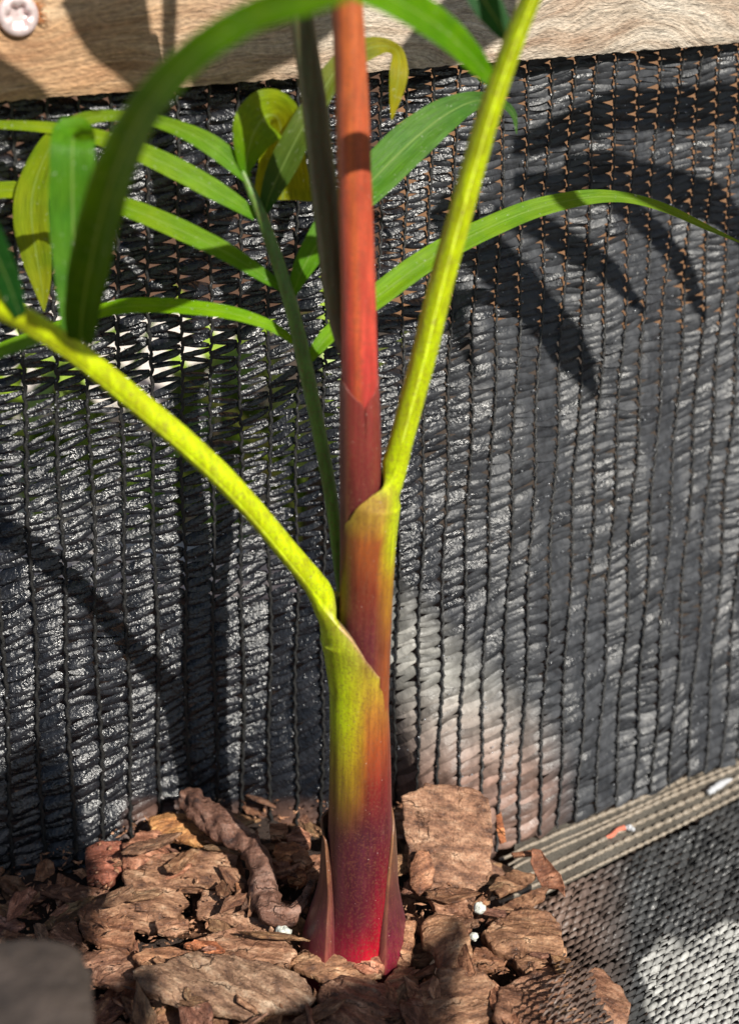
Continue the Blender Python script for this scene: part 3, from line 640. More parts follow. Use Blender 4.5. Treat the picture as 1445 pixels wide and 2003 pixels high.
LB = [
 dict(pts=[(574, 668, 2.2, 14), (530, 638, 2.2, 20), (460, 614, 2.3, 25), (380, 602, 2.5, 28), (300, 597, 2.8, 30), (220, 603, 3, 28), (120, 635, 3, 18), (0, 675, 3, 8), (-40, 690, 3, 3)], tilt=20, c0=G2, c1=G2),
 dict(pts=[(550, 562, 2.4, 16), (510, 535, 2.4, 27), (440, 492, 2.4, 36), (350, 448, 2.5, 40), (260, 410, 2.6, 38), (180, 385, 2.8, 34), (90, 373, 3, 31), (0, 372, 3, 32), (-70, 378, 3, 26)], tilt=15, c0=G1, c1=YL),
 dict(pts=[(500, 424, 2.8, 16), (470, 402, 2.8, 28), (410, 366, 2.8, 40), (340, 328, 2.8, 42), (270, 296, 2.8, 38), (190, 268, 2.9, 30), (100, 250, 3, 22), (0, 244, 3, 16), (-60, 244, 3, 12)], tilt=15, c0=G1, c1=YL),
 dict(pts=[(486, 350, 3, 20), (460, 322, 3, 34), (420, 288, 3, 40), (365, 258, 3.1, 32), (305, 237, 3.2, 24), (235, 226, 3.2, 20), (165, 234, 3.1, 28), (105, 278, 2.9, 42), (68, 360, 2.7, 60), (62, 430, 2.5, 68), (72, 500, 2.4, 58), (82, 560, 2.3, 34), (87, 610, 2.2, 2)], tilt=10, c0=G1, c1=(0.24, 0.3, 0.012)),
 dict(pts=[(480, 345, 3, 10), (482, 315, 3, 38), (490, 280, 3, 70), (503, 248, 3.1, 96), (524, 226, 3.6, 100), (545, 234, 4.3, 90), (552, 280, 4.7, 84), (553, 335, 4.8, 100), (553, 392, 4.8, 118)], tilt=0, c0=G1, c1=(0.26, 0.28, 0.01)),
 dict(pts=[(516, 420, 2.9, 14), (530, 375, 3, 40), (556, 318, 3.2, 56), (588, 255, 3.5, 52), (622, 195, 4, 46), (655, 140, 4.5, 44), (695, 108, 5, 46), (728, 92, 5.2, 40), (757, 90, 5.4, 26), (778, 104, 5.2, 24), (780, 140, 4.8, 36), (774, 185, 4.6, 26), (766, 234, 4.5, 3)], tilt=12, c0=DK, c1=(0.3, 0.3, 0.01)),
 dict(pts=[(572, 578, 2.4, 14), (590, 530, 2.6, 38), (625, 470, 3, 54), (670, 412, 3.6, 66), (735, 345, 4.5, 80), (800, 280, 5.3, 82), (865, 228, 6, 66), (925, 198, 6.6, 38), (975, 200, 6.6, 18), (1003, 222, 6.4, 13), (1010, 262, 6.2, 2)], tilt=-8, c0=G1, c1=(0.045, 0.13, 0.03)),
 dict(pts=[(603, 708, 2.1, 12), (622, 680, 2.3, 26), (655, 645, 2.8, 34), (740, 578, 4, 46), (840, 505, 5, 46), (940, 452, 6, 43), (1040, 410, 7, 38), (1140, 387, 7.6, 30), (1220, 386, 8, 20), (1300, 407, 8.2, 17), (1380, 444, 8.2, 11), (1460, 480, 8.2, 2)], tilt=18, c0=G2, c1=(0.16, 0.27, 0.02)),
]
for k, d in enumerate(LB): leaflet(fr, seed=k, **d)
# leaflets of the left leaf (near, blurred)
leaflet(S_A, [(158, 668, -4, 50), (160, 620, -4.6, 66), (172, 540, -5.6, 78), (196, 430, -7, 82), (230, 320, -8.5, 78), (290, 205, -10, 68), (385, 103, -11, 62), (495, 32, -11.5, 60), (600, -2, -12, 60), (720, -46, -12.3, 50), (850, -126, -12.5, 26)], tilt=14, c0=(0.035, 0.10, 0.002), c1=(0.10, 0.27, 0.003), seed=11)
leaflet(S_A, [(140, 665, -3.6, 36), (146, 610, -3.4, 58), (146, 520, -3.1, 82), (143, 420, -2.9, 92), (142, 330, -2.8, 88), (143, 276, -2.5, 84), (146, 268, -1.6, 80), (150, 290, -0.4, 70), (152, 350, .6, 40), (152, 400, 1, 4)], tilt=0, c0=(0.055, 0.17, 0.02), c1=G1, seed=12)
leaflet(S_A, [(40, 618, -5, 24), (20, 560, -5.4, 46), (-10, 490, -6, 56), (-50, 400, -6.6, 50), (-90, 300, -7, 20)], tilt=10, c0=DK, seed=13)
leaflet(S_A, [(100, 655, -3.8, 16), (60, 668, -3.4, 22), (0, 690, -3, 22), (-80, 730, -2.6, 18), (-160, 790, -2, 6)], tilt=10, c0=G1, seed=14)
# leaflets of the right leaf
leaflet(S_B, [(958, 152, -2, 26), (930, 118, -2.6, 44), (880, 68, -3.6, 58), (820, 25, -4.8, 66), (750, -12, -6, 68), (660, -45, -7, 60), (560, -80, -8, 36), (480, -110, -8.5, 6)], tilt=25, c0=G1, seed=21)
leaflet(S_B, [(998, 82, -1.4, 20), (975, 45, -1.2, 44), (950, 5, -1, 58), (920, -50, -0.8, 60), (870, -130, -.6, 30)], tilt=-10, c0=DK, seed=22)
# upper leaflets (above the frame) that throw the curved shadows on the cloth
def shadow_leaf(parent, pix, t0, t1, wid, seed, board_=False):
    n = len(pix); out = []
    for i, (u, v) in enumerate(pix):
        base = (atboard if board_ else cloth_surface)(np.array([u*1.]), np.array([v*1.]))[0]
        P = base + SUN*(t0 + (t1 - t0)*i/(n - 1)); pu, pv, pz = proj(P)
        out.append((float(pu), float(pv), float(P[1]), wid[i]*pz and wid[i]))
        if 0 < pu < W and 0 < pv < H: print('caster in frame', seed, i, round(float(pu)), round(float(pv)))
    leaflet(parent, out, tilt=20, c0=G1, n=40, seed=seed, m=7)
SHL = [
 ([(850, 400), (930, 480), (1010, 560), (1090, 660), (1140, 730), (1165, 780)], 27, 24, (50, 80, 90, 80, 45, 4)),
 ([(960, 420), (1060, 450), (1160, 510), (1230, 580), (1265, 620)], 27, 22, (30, 44, 44, 30, 4)),
 ([(1000, 355), (1120, 365), (1240, 420), (1320, 510), (1365, 600), (1380, 650)], 27, 20, (30, 44, 46, 40, 22, 3)),
 ([(1100, 320), (1220, 340), (1330, 375), (1445, 450), (1540, 560)], 27, 18, (30, 56, 60, 50, 20)),
 ([(860, 520), (885, 610), (910, 680), (935, 760)], 30, 28, (40, 40, 26, 3)),
 ([(1000, 290), (1130, 245), (1280, 215), (1445, 205), (1600, 215)], 27, 16, (30, 60, 64, 60, 30)),
]


def cast(parent, kind, pix, wid, t0, t1, seed):
    out = []; n = len(pix)
    for i, (u, v) in enumerate(pix):
        b = {'g': lambda: atZ(u*1., v*1., 0.), 'b': lambda: atboard(u*1., v*1.), 'c': lambda: cloth_surface(u*1., v*1.)}[kind]()
        P = b + SUN*(t0 + (t1 - t0)*i/(n - 1)); pu, pv, pz = proj(P); scale = pz/float((b - CAM) @ fwd)
        if -10 < pu < W + 10 and -10 < pv < H + 10: print('caster in frame', seed, i, round(float(pu)), round(float(pv)), round(float(pz)))
        out.append((P, wid[i]*float((b - CAM) @ fwd)/F))
    Pn = catmull(np.array([p for p, w in out]), 36); wn = catmull(np.array([[w] for p, w in out]), 36)[:, 0]
    T = nrm(np.gradient(Pn, axis=0)); S = nrm(np.cross(T, SUN)); V = []; uv = []
    for i in range(36):
        for j in range(7):
            w = -1 + j/3; V.append(Pn[i] + S[i]*0.5*max(wn[i], .05)*w + SUN*0.12*wn[i]*abs(w)); uv.append((i/6, (w + 1)/2))
    return mk('leaflet', np.array(V), gridfaces(36, 7), M_LEAF, parent, np.tile(np.array(G1), (len(V), 1)), np.array(uv))  # unseen; the ground ones are leaf shapes added to block the sun
CST = [
 ('b', [(150, -40), (205, 40), (250, 105), (285, 180), (300, 260)], (90, 110, 80, 34, 30), 22, 22),
 ('b', [(-100, 110), (-20, 165), (60, 215), (150, 290)], (90, 90, 80, 60), 22, 22),
 ('b', [(255, -60), (268, 20), (280, 110), (290, 160)], (44, 46, 50, 40), 22, 22),
 ('b', [(332, -60), (332, 20), (330, 90), (328, 140)], (34, 32, 30, 24), 22, 22),
 ('b', [(380, 175), (440, 120), (520, 75), (600, 40), (660, 10)], (60, 90, 100, 90, 60), 24, 24),
 ('b', [(770, 150), (840, 90), (920, 40), (1010, -10)], (50, 90, 110, 90), 24, 24),
 ('g', [(-120, 1600), (-20, 1660), (40, 1740), (80, 1820), (100, 1900)], (300, 330, 300, 200, 80), 62, 60),  # ground rows: leaf-shaped blockers added out of view to shade the mulch
 ('g', [(150, 2100), (200, 2010), (240, 1950), (262, 1900)], (150, 130, 80, 20), 62, 60),
 ('g', [(460, 2120), (600, 2060), (720, 2000), (790, 1960), (850, 1935)], (170, 190, 170, 110, 30), 62, 60),
 ('g', [(790, 1960), (815, 1900), (830, 1850), (838, 1800)], (110, 70, 50, 20), 62, 60),
]
for (px, a, b, w) in SHL: CST.append(('c', px, w, a, b))
for k, (kd, px, w, a, b) in enumerate(CST): cast(S_B if k not in (6, 7) else S_A, kd, px, w, a, b, 60 + k)

# ------------------------------------------------------------------ ground
gx = np.linspace(-45, 60, 150); gy = np.linspace(-36, 26, 110)
V = []
def groundz(x, y): return -1.35 + 0.45*fbm((x*0.35, y*0.35, 1.0), 1, 3) - 0.55*min(1, max(0, (x - 9)/4))*(1 if y > -12 else .4)
for x in gx:
    for y in gy:
        z = groundz(x, y); pu, pv, pz = proj((x, y, z)); lim = np.interp(pv, [1500, 1640, 1780, 1850, 1900, 2003, 2300], [940, 940, 975, 1030, 1080, 1110, 1130])
        z -= 1.3*min(1, max(0, (pu - lim)/40)) if pv > 1450 and (np.array((x, y, z)) - J) @ CN > -3 else 0
        V.append((x, y, z))
mulch_soil = mk('soil', np.array(V), gridfaces(150, 110), M_SOIL); tag(mulch_soil, 'dark damp soil showing between the bark chips', 'soil', kind='structure')
pb = J + CN*-7; sd = CD
pq = [pb - sd*600, pb + sd*9, pb + sd*30 - CN*60, pb + sd*200 - CN*200, pb - sd*200 - CN*900, pb - sd*900 - CN*500]
path = mk('path', np.array([(p[0], p[1], -2.4) for p in pq]), [tuple(range(6))], M_PALE, smooth=False)
bed = mk('ground', np.array([(-9000, -9000, -4.0), (9000, -9000, -4.0), (9000, 9000, -4.0), (-9000, 9000, -4.0)]), [(0, 1, 2, 3)], M_EARTH, smooth=False)
tag(bed, 'dark earth around and beyond the planting bed', 'ground', kind='structure')
tag(path, 'pale sunlit paving seen through the holes in the cloth', 'paving', kind='structure')
# timber fence far behind on the right
fo = np.array([60., 74., -2.6]); fence = empty('fence', fo, 'orange-brown timber fence glimpsed through the shade cloth', 'fence')
for k in range(14):
    x0 = -90 + k*15.2; mk('paling', fo + np.array([(x0 + a*14.6, b*1.6, c*150) for a in (0, 1) for b in (0, 1) for c in (0, 1)]), [(0, 1, 3, 2), (4, 6, 7, 5), (0, 4, 5, 1), (2, 3, 7, 6), (0, 2, 6, 4), (1, 5, 7, 3)], M_FENCE if x0 + fo[0] > -2 else M_FENCE_SHADE, fence, wloc=fo, smooth=False)
# weeds behind the cloth on the left
wo = np.array([-14., 42., -2.6]); Vs, Fc = [], []
rw = random.Random(5)
for k in range(90):
    b0 = wo + np.array([rw.uniform(-14, 12), rw.uniform(-8, 8), 0]); a = rw.uniform(0, 6.28); Ls = rw.uniform(4, 13); lean = rw.uniform(.2, .9); o = len(Vs)
    for i in range(7):
        t = i/6; p = b0 + np.array([math.cos(a)*lean*Ls*t*t, math.sin(a)*lean*Ls*t*t, Ls*(t - .25*t*t)]); w = 0.9*math.sin(PI*min(1, t*.9 + .1))
        for s in (-1, 1): Vs.append(p + s*w*np.array([-math.sin(a), math.cos(a), 0]))
    Fc += [(o+2*i, o+2*i+1, o+2*i+3, o+2*i+2) for i in range(6)]
wd_ = mk('weeds', np.array(Vs), Fc, M_WEED, origin=wo); tag(wd_, 'yellow-green weeds growing beyond the shade cloth', 'weeds', kind='stuff')

# ------------------------------------------------------------------ bark chips
def chip_mesh(outline, zf, thick, seed, rough=0.06, dome=0.1, curl=0.0, rings=24, nout=150, steps=True):
    """outline Nx2 in the chip's own plane (cm); returns verts, faces around (0,0,0)"""
    O_ = np.array(outline, float); c = O_.mean(0)
    d = np.r_[0, np.cumsum(np.linalg.norm(np.diff(np.r_[O_, O_[:1]], axis=0), axis=1))]; t = np.linspace(0, d[-1], nout, endpoint=False)
    Oc = np.r_[O_, O_[:1]]; px = np.interp(t, d, Oc[:, 0]); py = np.interp(t, d, Oc[:, 1]); R = np.stack([px, py], 1)
    size = math.sqrt(max(0.05, np.abs(np.cross(R, np.roll(R, -1, 0)).sum())/2))
    for i in range(nout):
        nz = 0.032*size*fbm((R[i, 0]*2.2/size*1.5, R[i, 1]*3.5/size, seed), 1, 4)*2.0
        R[i] = c + (R[i] - c)*(1 + nz/size*1.6)
    V = [(c[0], c[1], 0)]
    def h(x, y, k):
        g = 0.5*rough*(fbm((x*0.7, y*3.6, seed*1.7), 1, 6)) 
        if steps:
            s = fbm((x*0.42, y*0.9, seed + 9.), 1, 3)*3.2; fl = math.floor(s); fr_ = s - fl; g += 0.07*(fl + min(1, max(0, (fr_ - .93)/.07)))
        return g + dome*size*0.3*(1 - k*k) + curl*size*0.25*k**4
    V[0] = (c[0], c[1], h(c[0], c[1], 0))
    for r_ in range(1, rings + 1):
        k = (r_/rings)**0.85
        for i in range(nout):
            p = c + (R[i] - c)*k; e = 0.0 if r_ < rings else -0.035
            V.append((p[0], p[1], h(p[0], p[1], k) + e))
    for q, (kk, dz) in enumerate([(0.99, -thick*.4), (1.0, -thick*0.75), (0.93, -thick)]):
        for i in range(nout):
            p = c + (R[i] - c)*(kk + 0.03*mnoise.noise(Vector((R[i, 0]*5, R[i, 1]*5, q + seed)))); V.append((p[0], p[1], h(p[0], p[1], 1)*.6 + dz))
    n0 = len(V); V.append((c[0], c[1], -thick))
    Fc = [(0, 1 + i, 1 + (i + 1) % nout) for i in range(nout)]
    for r_ in range(rings + 2):
        for i in range(nout):
            a = 1 + r_*nout + i; b = 1 + r_*nout + (i + 1) % nout; Fc.append((a, a + nout, b + nout, b))
    l = 1 + (rings + 2)*nout
    Fc += [(n0, l + (i + 1) % nout, l + i) for i in range(nout)]
    return np.array(V), Fc
def hero(poly, z0, label, tint=(1, 1, 1), thick=0.25, tx=0.0, ty=0.0, seed=0, name='bark_chip', mat=None, grain=0.0, **kw):
    """poly in photo px; plane through its centre at height z0, tilted tx (slope along x) and ty (slope along y)"""
    P2 = np.array(poly, float); cu, cv = P2.mean(0); C0 = atZ(cu, cv, z0)
    nn = nrm(np.array([-tx, -ty, 1.0])); d = ray(P2[:, 0], P2[:, 1]); t = ((C0 - CAM) @ nn)/(d @ nn); Q = CAM + d*t[:, None]
    X = nrm(np.array([1, 0, tx])); X = nrm(X*math.cos(grain) + np.cross(nn, X)*math.sin(grain)); Yv = np.cross(nn, X)
    O_ = np.stack([(Q - C0) @ X, (Q - C0) @ Yv], 1)
    if np.cross(O_, np.roll(O_, -1, 0)).sum() < 0: O_ = O_[::-1]
    V, Fc = chip_mesh(O_, None, thick, seed + 0.37, **kw)
    Vw = V   # local
    o = mk(name, Vw, Fc, mat or M_BARK, None, origin=np.zeros(3))
    o.matrix_world = Matrix(((X[0], Yv[0], nn[0], C0[0]*CM), (X[1], Yv[1], nn[1], C0[1]*CM), (X[2], Yv[2], nn[2], C0[2]*CM), (0, 0, 0, 1)))
    o.color = (*tint, 1); return tag(o, label, 'bark chip', 'bark chips in the mulch')
g = 1.0
HEROES = [
 ([(245, 1702), (290, 1680), (345, 1664), (405, 1658), (470, 1668), (462, 1700), (470, 1738), (420, 1728), (350, 1732), (372, 1762), (345, 1790), (300, 1824), (245, 1802), (190, 1786), (155, 1770), (200, 1750), (246, 1750)], .35, 'broad flat tan slab with a split edge, largest left of the stem', (1.1, 1.05, 1), dict(thick=.3, ty=.12)),
 ([(385, 1762), (398, 1740), (445, 1744), (488, 1765), (535, 1806), (560, 1830), (500, 1826), (440, 1800), (385, 1790)], .25, 'tan slab below the crooked dark twig', (1.05, .98, .95), dict(thick=.28, ty=.1)),
 ([(305, 1803), (335, 1793), (370, 1797), (368, 1818), (340, 1828), (308, 1824)], .5, 'small oval chip on the rim of the broad flat slab', (1.1, 1, .95), dict(thick=.16)),
 ([(345, 1868), (385, 1856), (460, 1868), (540, 1888), (598, 1915), (626, 1946), (600, 1976), (545, 1972), (480, 1986), (400, 1968), (270, 1932), (262, 1893), (300, 1884)], .9, 'long grey-brown slab with a mottled wet shine, front left of the stem', (.95, 1.02, 1.05), dict(thick=.35, tx=-.08, ty=.05, rough=.09)),
 ([(260, 1866), (285, 1852), (330, 1848), (378, 1856), (352, 1872), (320, 1890), (272, 1880)], .85, 'pale layered chip at the back edge of the long grey-brown slab', (1.2, 1.05, .9), dict(thick=.22)),
 ([(378, 1842), (410, 1822), (470, 1808), (530, 1826), (584, 1862), (560, 1886), (500, 1880), (430, 1862)], .55, 'rough chip with a raised pale rim, just left of the stem foot', (1.05, .95, .9), dict(thick=.3, curl=.25)),
 ([(360, 1846), (385, 1834), (425, 1838), (440, 1856), (400, 1862)], .75, 'small orange-brown chip wedged between two slabs left of the stem foot', (1.5, .95, .7), dict(thick=.2)),
 ([(562, 1888), (592, 1852), (650, 1864), (700, 1880), (748, 1908), (712, 1924), (640, 1925)], .35, 'smooth tan chip lying in front of the stem foot', (1.15, 1.08, .95), dict(thick=.25, ty=.1, rough=.03)),
 ([(620, 1935), (668, 1902), (720, 1912), (800, 1935), (790, 1990), (700, 2030), (620, 2010)], .45, 'shaded brown slab at the bottom edge below the stem', (.9, .85, .85), dict(thick=.3)),
 ([(640, 1864), (668, 1850), (712, 1840), (732, 1852), (700, 1866), (660, 1878)], .5, 'narrow dark chip touching the front of the crimson stem base', (.95, .85, .75), dict(thick=.2)),
 ([(690, 1886), (712, 1862), (738, 1852), (758, 1872), (748, 1898), (715, 1902)], .45, 'small pinkish chip in front of the crimson stem base', (1.5, 1.15, 1.1), dict(thick=.2)),
 ([(738, 1905), (752, 1870), (770, 1836), (798, 1796), (812, 1802), (808, 1850), (800, 1885), (770, 1900)], .6, 'tan chip leaning on the right side of the stem base', (1.25, 1.1, .95), dict(thick=.2, ty=.6, tx=.3)),
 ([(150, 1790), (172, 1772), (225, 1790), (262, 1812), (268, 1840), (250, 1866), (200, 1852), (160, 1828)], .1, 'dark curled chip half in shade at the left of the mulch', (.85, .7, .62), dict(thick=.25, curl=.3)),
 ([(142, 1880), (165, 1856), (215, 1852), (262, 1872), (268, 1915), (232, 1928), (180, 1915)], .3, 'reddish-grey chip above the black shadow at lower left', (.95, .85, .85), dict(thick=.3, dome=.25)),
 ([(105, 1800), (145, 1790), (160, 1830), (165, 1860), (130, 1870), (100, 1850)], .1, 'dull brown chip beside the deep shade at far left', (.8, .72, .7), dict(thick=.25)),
 ([(240, 1648), (275, 1625), (312, 1622), (335, 1650), (318, 1680), (265, 1696), (240, 1690)], .5, 'reddish crumbly chunk under the foot of the cloth', (1.1, .85, .8), dict(thick=.5, dome=.2, rough=.2)),
 ([(168, 1660), (200, 1640), (238, 1650), (242, 1700), (215, 1720), (170, 1712)], .2, 'dark red glinting chunk in the shade at left', (.85, .5, .48), dict(thick=.5, dome=.2, rough=.25)),
 ([(288, 1600), (330, 1590), (370, 1600), (408, 1636), (395, 1650), (330, 1636), (295, 1622)], .5, 'smooth amber-brown chip behind the twig', (1.3, 1.05, .6), dict(thick=.25, dome=.4, rough=.03)),
 ([(400, 1640), (440, 1630), (472, 1650), (462, 1668), (420, 1662)], .3, 'pale orange chip under the bend of the twig', (1.7, 1.35, .9), dict(thick=.2)),
 ([(786, 1560), (830, 1530), (900, 1538), (955, 1560), (968, 1640), (962, 1700), (935, 1745), (905, 1790), (860, 1770), (820, 1745), (795, 1690)], 1.6, 'large upright slab with an orange patch, leaning on the cloth right of the stem', (1.05, 1.0, .98), dict(thick=.4, ty=1.1, rough=.14)),
 ([(800, 1690), (815, 1664), (838, 1664), (850, 1700), (845, 1735), (820, 1752), (800, 1730)], 1.3, 'round reddish knob of bark right of the stem', (1.0, .8, .7), dict(thick=.5, ty=.9, dome=.6, steps=False)),
 ([(835, 1750), (870, 1740), (925, 1775), (925, 1815), (900, 1836), (860, 1800)], .7, 'thin pinkish rim of bark beneath the upright slab', (1.1, .98, .95), dict(thick=.3, curl=.4)),
 ([(822, 1812), (850, 1788), (890, 1792), (915, 1820), (925, 1860), (918, 1895), (890, 1908), (862, 1898), (850, 1850), (828, 1840)], 1.0, 'rounded saddle-shaped chunk with a dark groove, right of the stem foot', (1.08, 1.0, .88), dict(thick=.6, dome=.55, ty=.25)),
 ([(935, 1822), (985, 1790), (1035, 1765), (1068, 1780), (1092, 1800), (1100, 1850), (1070, 1880), (1028, 1902), (1000, 1868), (965, 1850)], .7, 'chunky split block with an orange face at the edge of the flap', (1.05, .98, .88), dict(thick=.6, tx=.1, rough=.14, dome=.05)),
 ([(948, 1808), (962, 1775), (1010, 1752), (1070, 1735), (1062, 1758), (1010, 1785), (965, 1812)], .3, 'flat grey-brown chip laid across the end of the selvedge cords', (1.0, .9, .8), dict(thick=.2, rough=.03)),
 ([(962, 1738), (975, 1705), (1005, 1700), (1050, 1712), (1020, 1732), (975, 1752)], .0, 'narrow chip tucked under the fanned cord ends', (.95, .88, .78), dict(thick=.2)),
 ([(918, 1872), (930, 1852), (975, 1860), (995, 1880), (965, 1895), (925, 1890)], .2, 'small shaded chip between the saddle chunk and the split block', (.9, .75, .65), dict(thick=.3)),
 ([(815, 1925), (860, 1900), (928, 1890), (972, 1922), (966, 1985), (900, 2015), (828, 2012), (800, 1965)], .8, 'flat reddish slab at the bottom edge below the saddle chunk', (1.0, .95, .88), dict(thick=.35, ty=.1, dome=.03)),
 ([(978, 1925), (1040, 1900), (1105, 1882), (1170, 1890), (1212, 1920), (1236, 1980), (1210, 2050), (1100, 2060), (1000, 2050), (972, 1990)], .7, 'large dark slab with a wet highlight at the bottom right of the mulch', (.95, .85, .82), dict(thick=.4, tx=-.08, dome=.12, rough=.04)),
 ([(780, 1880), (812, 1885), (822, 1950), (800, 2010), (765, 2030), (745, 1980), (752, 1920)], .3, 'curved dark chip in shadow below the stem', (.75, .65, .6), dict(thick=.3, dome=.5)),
 ([(1040, 1660), (1058, 1664), (1076, 1690), (1096, 1712), (1104, 1738), (1106, 1758), (1090, 1740), (1062, 1738), (1046, 1712), (1036, 1684)], 0.1, 'thin brown flake lying across the selvedge cords', (.85, .62, .55), dict(thick=.08, tx=.3, ty=.5, curl=.5, steps=False)),
 ([(1000, 1668), (1040, 1662), (1046, 1672), (1005, 1676)], 0.1, 'sliver of bark joined to the flake on the cords', (.8, .6, .5), dict(thick=.08, steps=False)),
 ([(970, 1596), (980, 1586), (984, 1610), (990, 1646), (978, 1650), (971, 1622)], .4, 'small fibrous scrap caught on the cloth above the selvedge', (1.3, .8, .5), dict(thick=.1, ty=1.0)),
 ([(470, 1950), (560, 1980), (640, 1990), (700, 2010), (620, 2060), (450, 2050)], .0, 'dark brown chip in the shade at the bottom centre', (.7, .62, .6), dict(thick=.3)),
 ([(300, 1965), (380, 1975), (450, 1990), (440, 2040), (330, 2050), (300, 2010)], .0, 'dull chip below the long grey-brown slab', (.9, .8, .75), dict(thick=.3)),
 ([(455, 1690), (470, 1672), (480, 1700), (478, 1760), (462, 1740)], .4, 'narrow splinter beside the dark twig', (1.2, .95, .75), dict(thick=.2)),
]
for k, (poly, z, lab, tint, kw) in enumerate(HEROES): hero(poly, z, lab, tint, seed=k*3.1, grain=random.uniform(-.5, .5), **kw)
# flaky blocks stacked between twig and stem
BLK = [(545, 1625, 22, 'topmost'), (585, 1640, 24, 'second'), (560, 1665, 26, 'third'), (590, 1680, 22, 'fourth'), (548, 1700, 20, 'fifth'), (578, 1712, 20, 'lowest')]
BL = ['wedge-shaped flake at the top of the pile between twig and stem', 'sharp-cornered pinkish flake nearest the stem in the upper pile', 'pale orange crumbly block in the middle of the pile beside the twig',
      'tilted square flake leaning towards the stem', 'rounded crumb of bark low beside the twig', 'small pointed block in the hollow of the twig bend']
for k, (u, v, r_, _) in enumerate(BLK):
    a0 = random.uniform(0, 1); n_ = 4 + k % 3
    poly = [(u + r_*1.15*math.cos(a0 + 2*PI*i/n_)*random.uniform(.8, 1.2), v + r_*math.sin(a0 + 2*PI*i/n_)*random.uniform(.8, 1.2)) for i in range(n_)]
    hero(poly, .9 - k*.08, BL[k], ((1.3, 1.05, .85), (1.25, 1, .95), (1.6, 1.15, .8))[k % 3], thick=.5, ty=random.uniform(.3, .9), tx=random.uniform(-.4, .4), seed=60 + k, nout=60, dome=.3)
# crooked dark twig
tw0 = atZ(500., 1700., .5)
def tw_bump(i, a, c): return 1 + (0.5 if i < 40 else 0.3)*fbm((c[0]*2.2 + math.cos(a), c[1]*2.2 + math.sin(a), c[2]*2.2), 1, 5) + 0.07*math.sin(a*5 + i*.05) + 0.1*math.sin(a*2 + i*.12)
def ytw(u, v, z): return float(atZ(float(u), float(v), z)[1])
TP = [(358, 1556, 1.5, 30), (385, 1575, 1.5, 44), (430, 1612, 1.4, 52), (470, 1642, 1.3, 50), (500, 1668, 1.2, 56), (512, 1710, 1.1, 54), (518, 1750, .9, 52), (532, 1782, .9, 50), (560, 1792, .9, 40), (588, 1768, 1.1, 26), (605, 1738, 1.3, 18), (613, 1722, 1.4, 8)]
twig = tube('twig', [(u, v, ytw(u, v, z), w) for u, v, z, w in TP], M_BARK, None, lambda t: (1, 1, 1), n=110, k=26, bumpf=tw_bump, wloc=tw0)
twig.location = Vector(tw0)*CM; twig.color = (.62, .55, .62, 1); tag(twig, 'crooked purplish-brown twig with a knobbly end, hooked at the stem', 'twig')
# scattered fragments
PROT = []
for k in range(14):
    n_ = random.randint(4, 6); el_ = random.uniform(1.4, 3.2); O_ = []
    for i in range(n_):
        a = 2*PI*i/n_ + random.uniform(-.3, .3); r_ = random.uniform(.7, 1.3); O_.append((r_*math.cos(a)*.62*el_, r_*math.sin(a)*.62))
    V, Fc = chip_mesh(O_, None, random.uniform(.06, .2), 100 + k*2.3, rings=7, nout=54, dome=random.uniform(-.1, .15), curl=random.uniform(-.2, .5), rough=.08)
    me = bpy.data.meshes.new('bark_fragment'); me.from_pydata((V*CM).tolist(), [], Fc); me.polygons.foreach_set('use_smooth', [True]*len(me.polygons)); me.materials.append(M_BARK); PROT.append(me)
cnt = 0; rf = random.Random(21)
while cnt < 296:
    u = rf.uniform(-60, 1250); v = rf.uniform(1560, 2060); P = atZ(u, v, -.5)
    if (P - J) @ CN < 0.6: continue
    if u > np.interp(v, [1560, 1780, 1850, 1900, 2003, 2150], [960, 985, 1090, 1150, 1200, 1200]): continue
    if math.hypot(P[0], P[1]) < 1.3: continue
    s = rf.choice((rf.uniform(.2, .5), rf.uniform(.35, .8), rf.uniform(.6, 1.2))); z = groundz(P[0], P[1]) + rf.uniform(.15, 1.15)
    if cnt > 190:
        P = atZ(u, v, .75); z = rf.uniform(.35, 1.05); s *= .75
        if (P - J) @ CN < 0.6 or math.hypot(P[0], P[1]) < 2.6: continue
    o = bpy.data.objects.new('bark_fragment', PROT[cnt % 14]); COL.objects.link(o)
    o.location = (P[0]*CM, P[1]*CM, z*CM); o.rotation_euler = (rf.gauss(0, .28), rf.gauss(0, .28), rf.uniform(0, 6.28)); o.scale = (s, s, s)
    q = rf.uniform(.55, 1.15); o.color = (q*rf.uniform(.95, 1.15), q*rf.uniform(.85, 1.0), q*rf.uniform(.75, .95), 1)
    tag(o, 'small brown bark fragment lying loose among the larger chips', 'bark fragment', 'loose bark fragments'); cnt += 1
# smooth grey chip out of focus at lower left
hero([(-60, 1850), (0, 1838), (90, 1832), (150, 1850), (175, 1900), (180, 1960), (175, 2060), (80, 2100), (-60, 2100)], 11.5, 'smooth grey slab out of focus in the bottom left corner', (1, 1, 1), thick=.8, seed=90, mat=M_GREYB, rough=.02, dome=.15, steps=False)
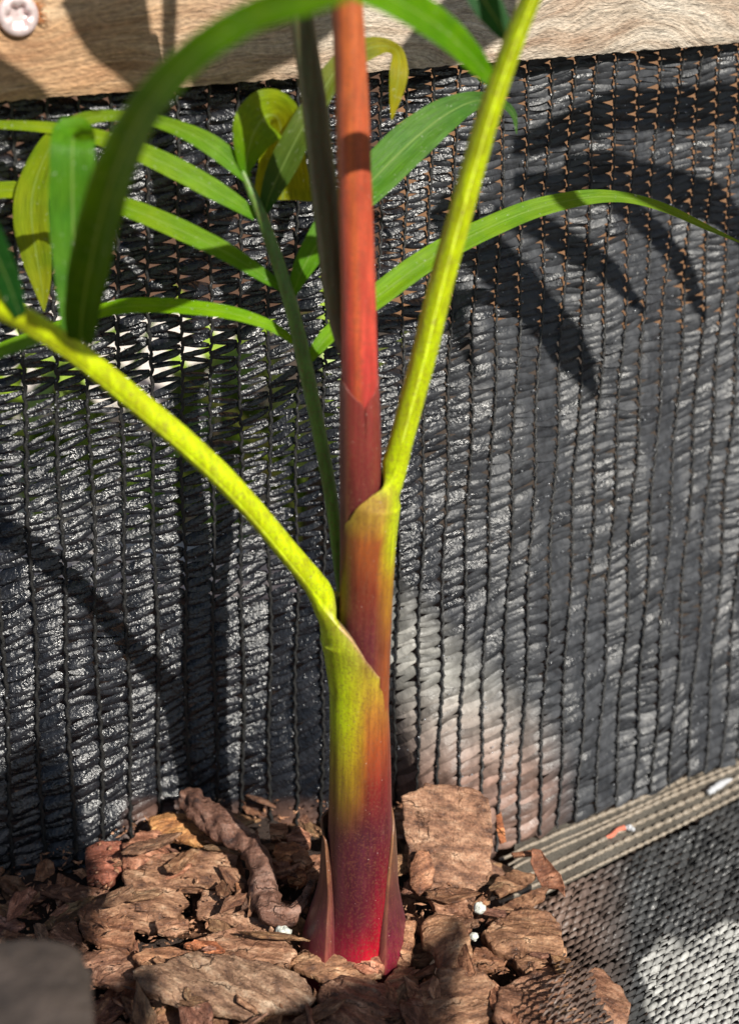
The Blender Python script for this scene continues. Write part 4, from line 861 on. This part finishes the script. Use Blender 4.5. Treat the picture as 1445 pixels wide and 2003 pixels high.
# perlite
def pebble(u, v, z, r_px, lab, seed):
    C0 = atZ(float(u), float(v), z); R_ = r_px*((C0 - CAM) @ fwd)/F; V = []
    for a in range(17):
        for b in range(26):
            th = PI*a/16; ph = 2*PI*b/26; d_ = np.array([math.sin(th)*math.cos(ph), math.sin(th)*math.sin(ph), math.cos(th)])
            V.append(C0 + d_*R_*np.array([1, .9, .95])*(1 + .3*fbm(d_*1.5 + seed, 1, 4)))
    o = mk('perlite_grain', np.array(V), gridfaces(17, 26, True), M_PERL, origin=C0); tag(o, lab, 'perlite', 'perlite grains')
pebble(554, 1826, .6, 17, 'white perlite grain below the hook of the twig', 1.)
pebble(937, 1776, .9, 12, 'greenish-white perlite grain beside the upright slab', 4.)
pebble(926, 1832, .6, 9, 'cream perlite grain below the upright slab', 8.)
# fluff on the selvedge
def scrap(name, pts, mat, lab):
    o0 = atZ(float(pts[0][0]), float(pts[0][1]), -1.0)
    o = tube(name, [(u, v, float(atZ(float(u), float(v), -1.12)[1]), w) for u, v, w in pts], mat, None, lambda t: (1, 1, 1), n=30, k=10, wloc=o0, bumpf=lambda i, a, c: 1 + .35*fbm(c*4, 1, 3))
    o.location = Vector(o0)*CM; tag(o, lab, 'fluff')
scrap('fluff', [(1184, 1638, 6), (1196, 1634, 13), (1206, 1624, 10), (1220, 1619, 11)], M_FLUFF, 'small red scrap of fluff on the selvedge cords')
scrap('fluff', [(1222, 1619, 6), (1230, 1619, 13), (1240, 1624, 8)], M_WHITE, 'white fluff touching the red scrap on the selvedge')
scrap('fluff', [(1384, 1551, 10), (1398, 1541, 15), (1416, 1530, 13), (1430, 1524, 5)], M_WHITE, 'white spindle of fluff near the right edge of the selvedge')

# fine crumbs and fibres between the chips
rc = np.random.default_rng(9); Vs, Fc = [], []
for k in range(3200):
    u = rc.uniform(-40, 1150); v = rc.uniform(1560, 2050); P = atZ(u, v, .0)
    if (P - J) @ CN < 0.3 or u > np.interp(v, [1560, 1780, 1850, 1900, 2003], [950, 975, 1070, 1120, 1150]) or math.hypot(P[0], P[1]) < 1.7: continue
    P = atZ(u, v, rc.uniform(-.7, .75)); sz = 0.02 + 0.07*rc.random()**2; el_ = rc.uniform(1, 3.5); a = rc.uniform(0, 6.28); o = len(Vs)
    X = np.array([math.cos(a), math.sin(a), rc.normal(0, .3)]); Y_ = np.array([-math.sin(a), math.cos(a), rc.normal(0, .3)]); Z_ = np.array([0, 0, 1.])
    for (x, y, z) in ((1, 0, 0), (-1, 0, 0), (0, 1, 0), (0, -1, 0), (0, 0, 1), (0, 0, -1)): Vs.append(P + sz*(X*x*el_ + Y_*y + Z_*z*.7)*rc.uniform(.6, 1.2))
    Fc += [tuple(o + q for q in f) for f in ((0, 2, 4), (2, 1, 4), (1, 3, 4), (3, 0, 4), (2, 0, 5), (1, 2, 5), (3, 1, 5), (0, 3, 5))]
cr = mk('crumbs', np.array(Vs), Fc, M_BARK, origin=np.zeros(3), smooth=False); cr.color = (1.1, .95, .85, 1); tag(cr, 'fine crumbs and splinters of bark between the chips', 'bark crumbs', kind='stuff')
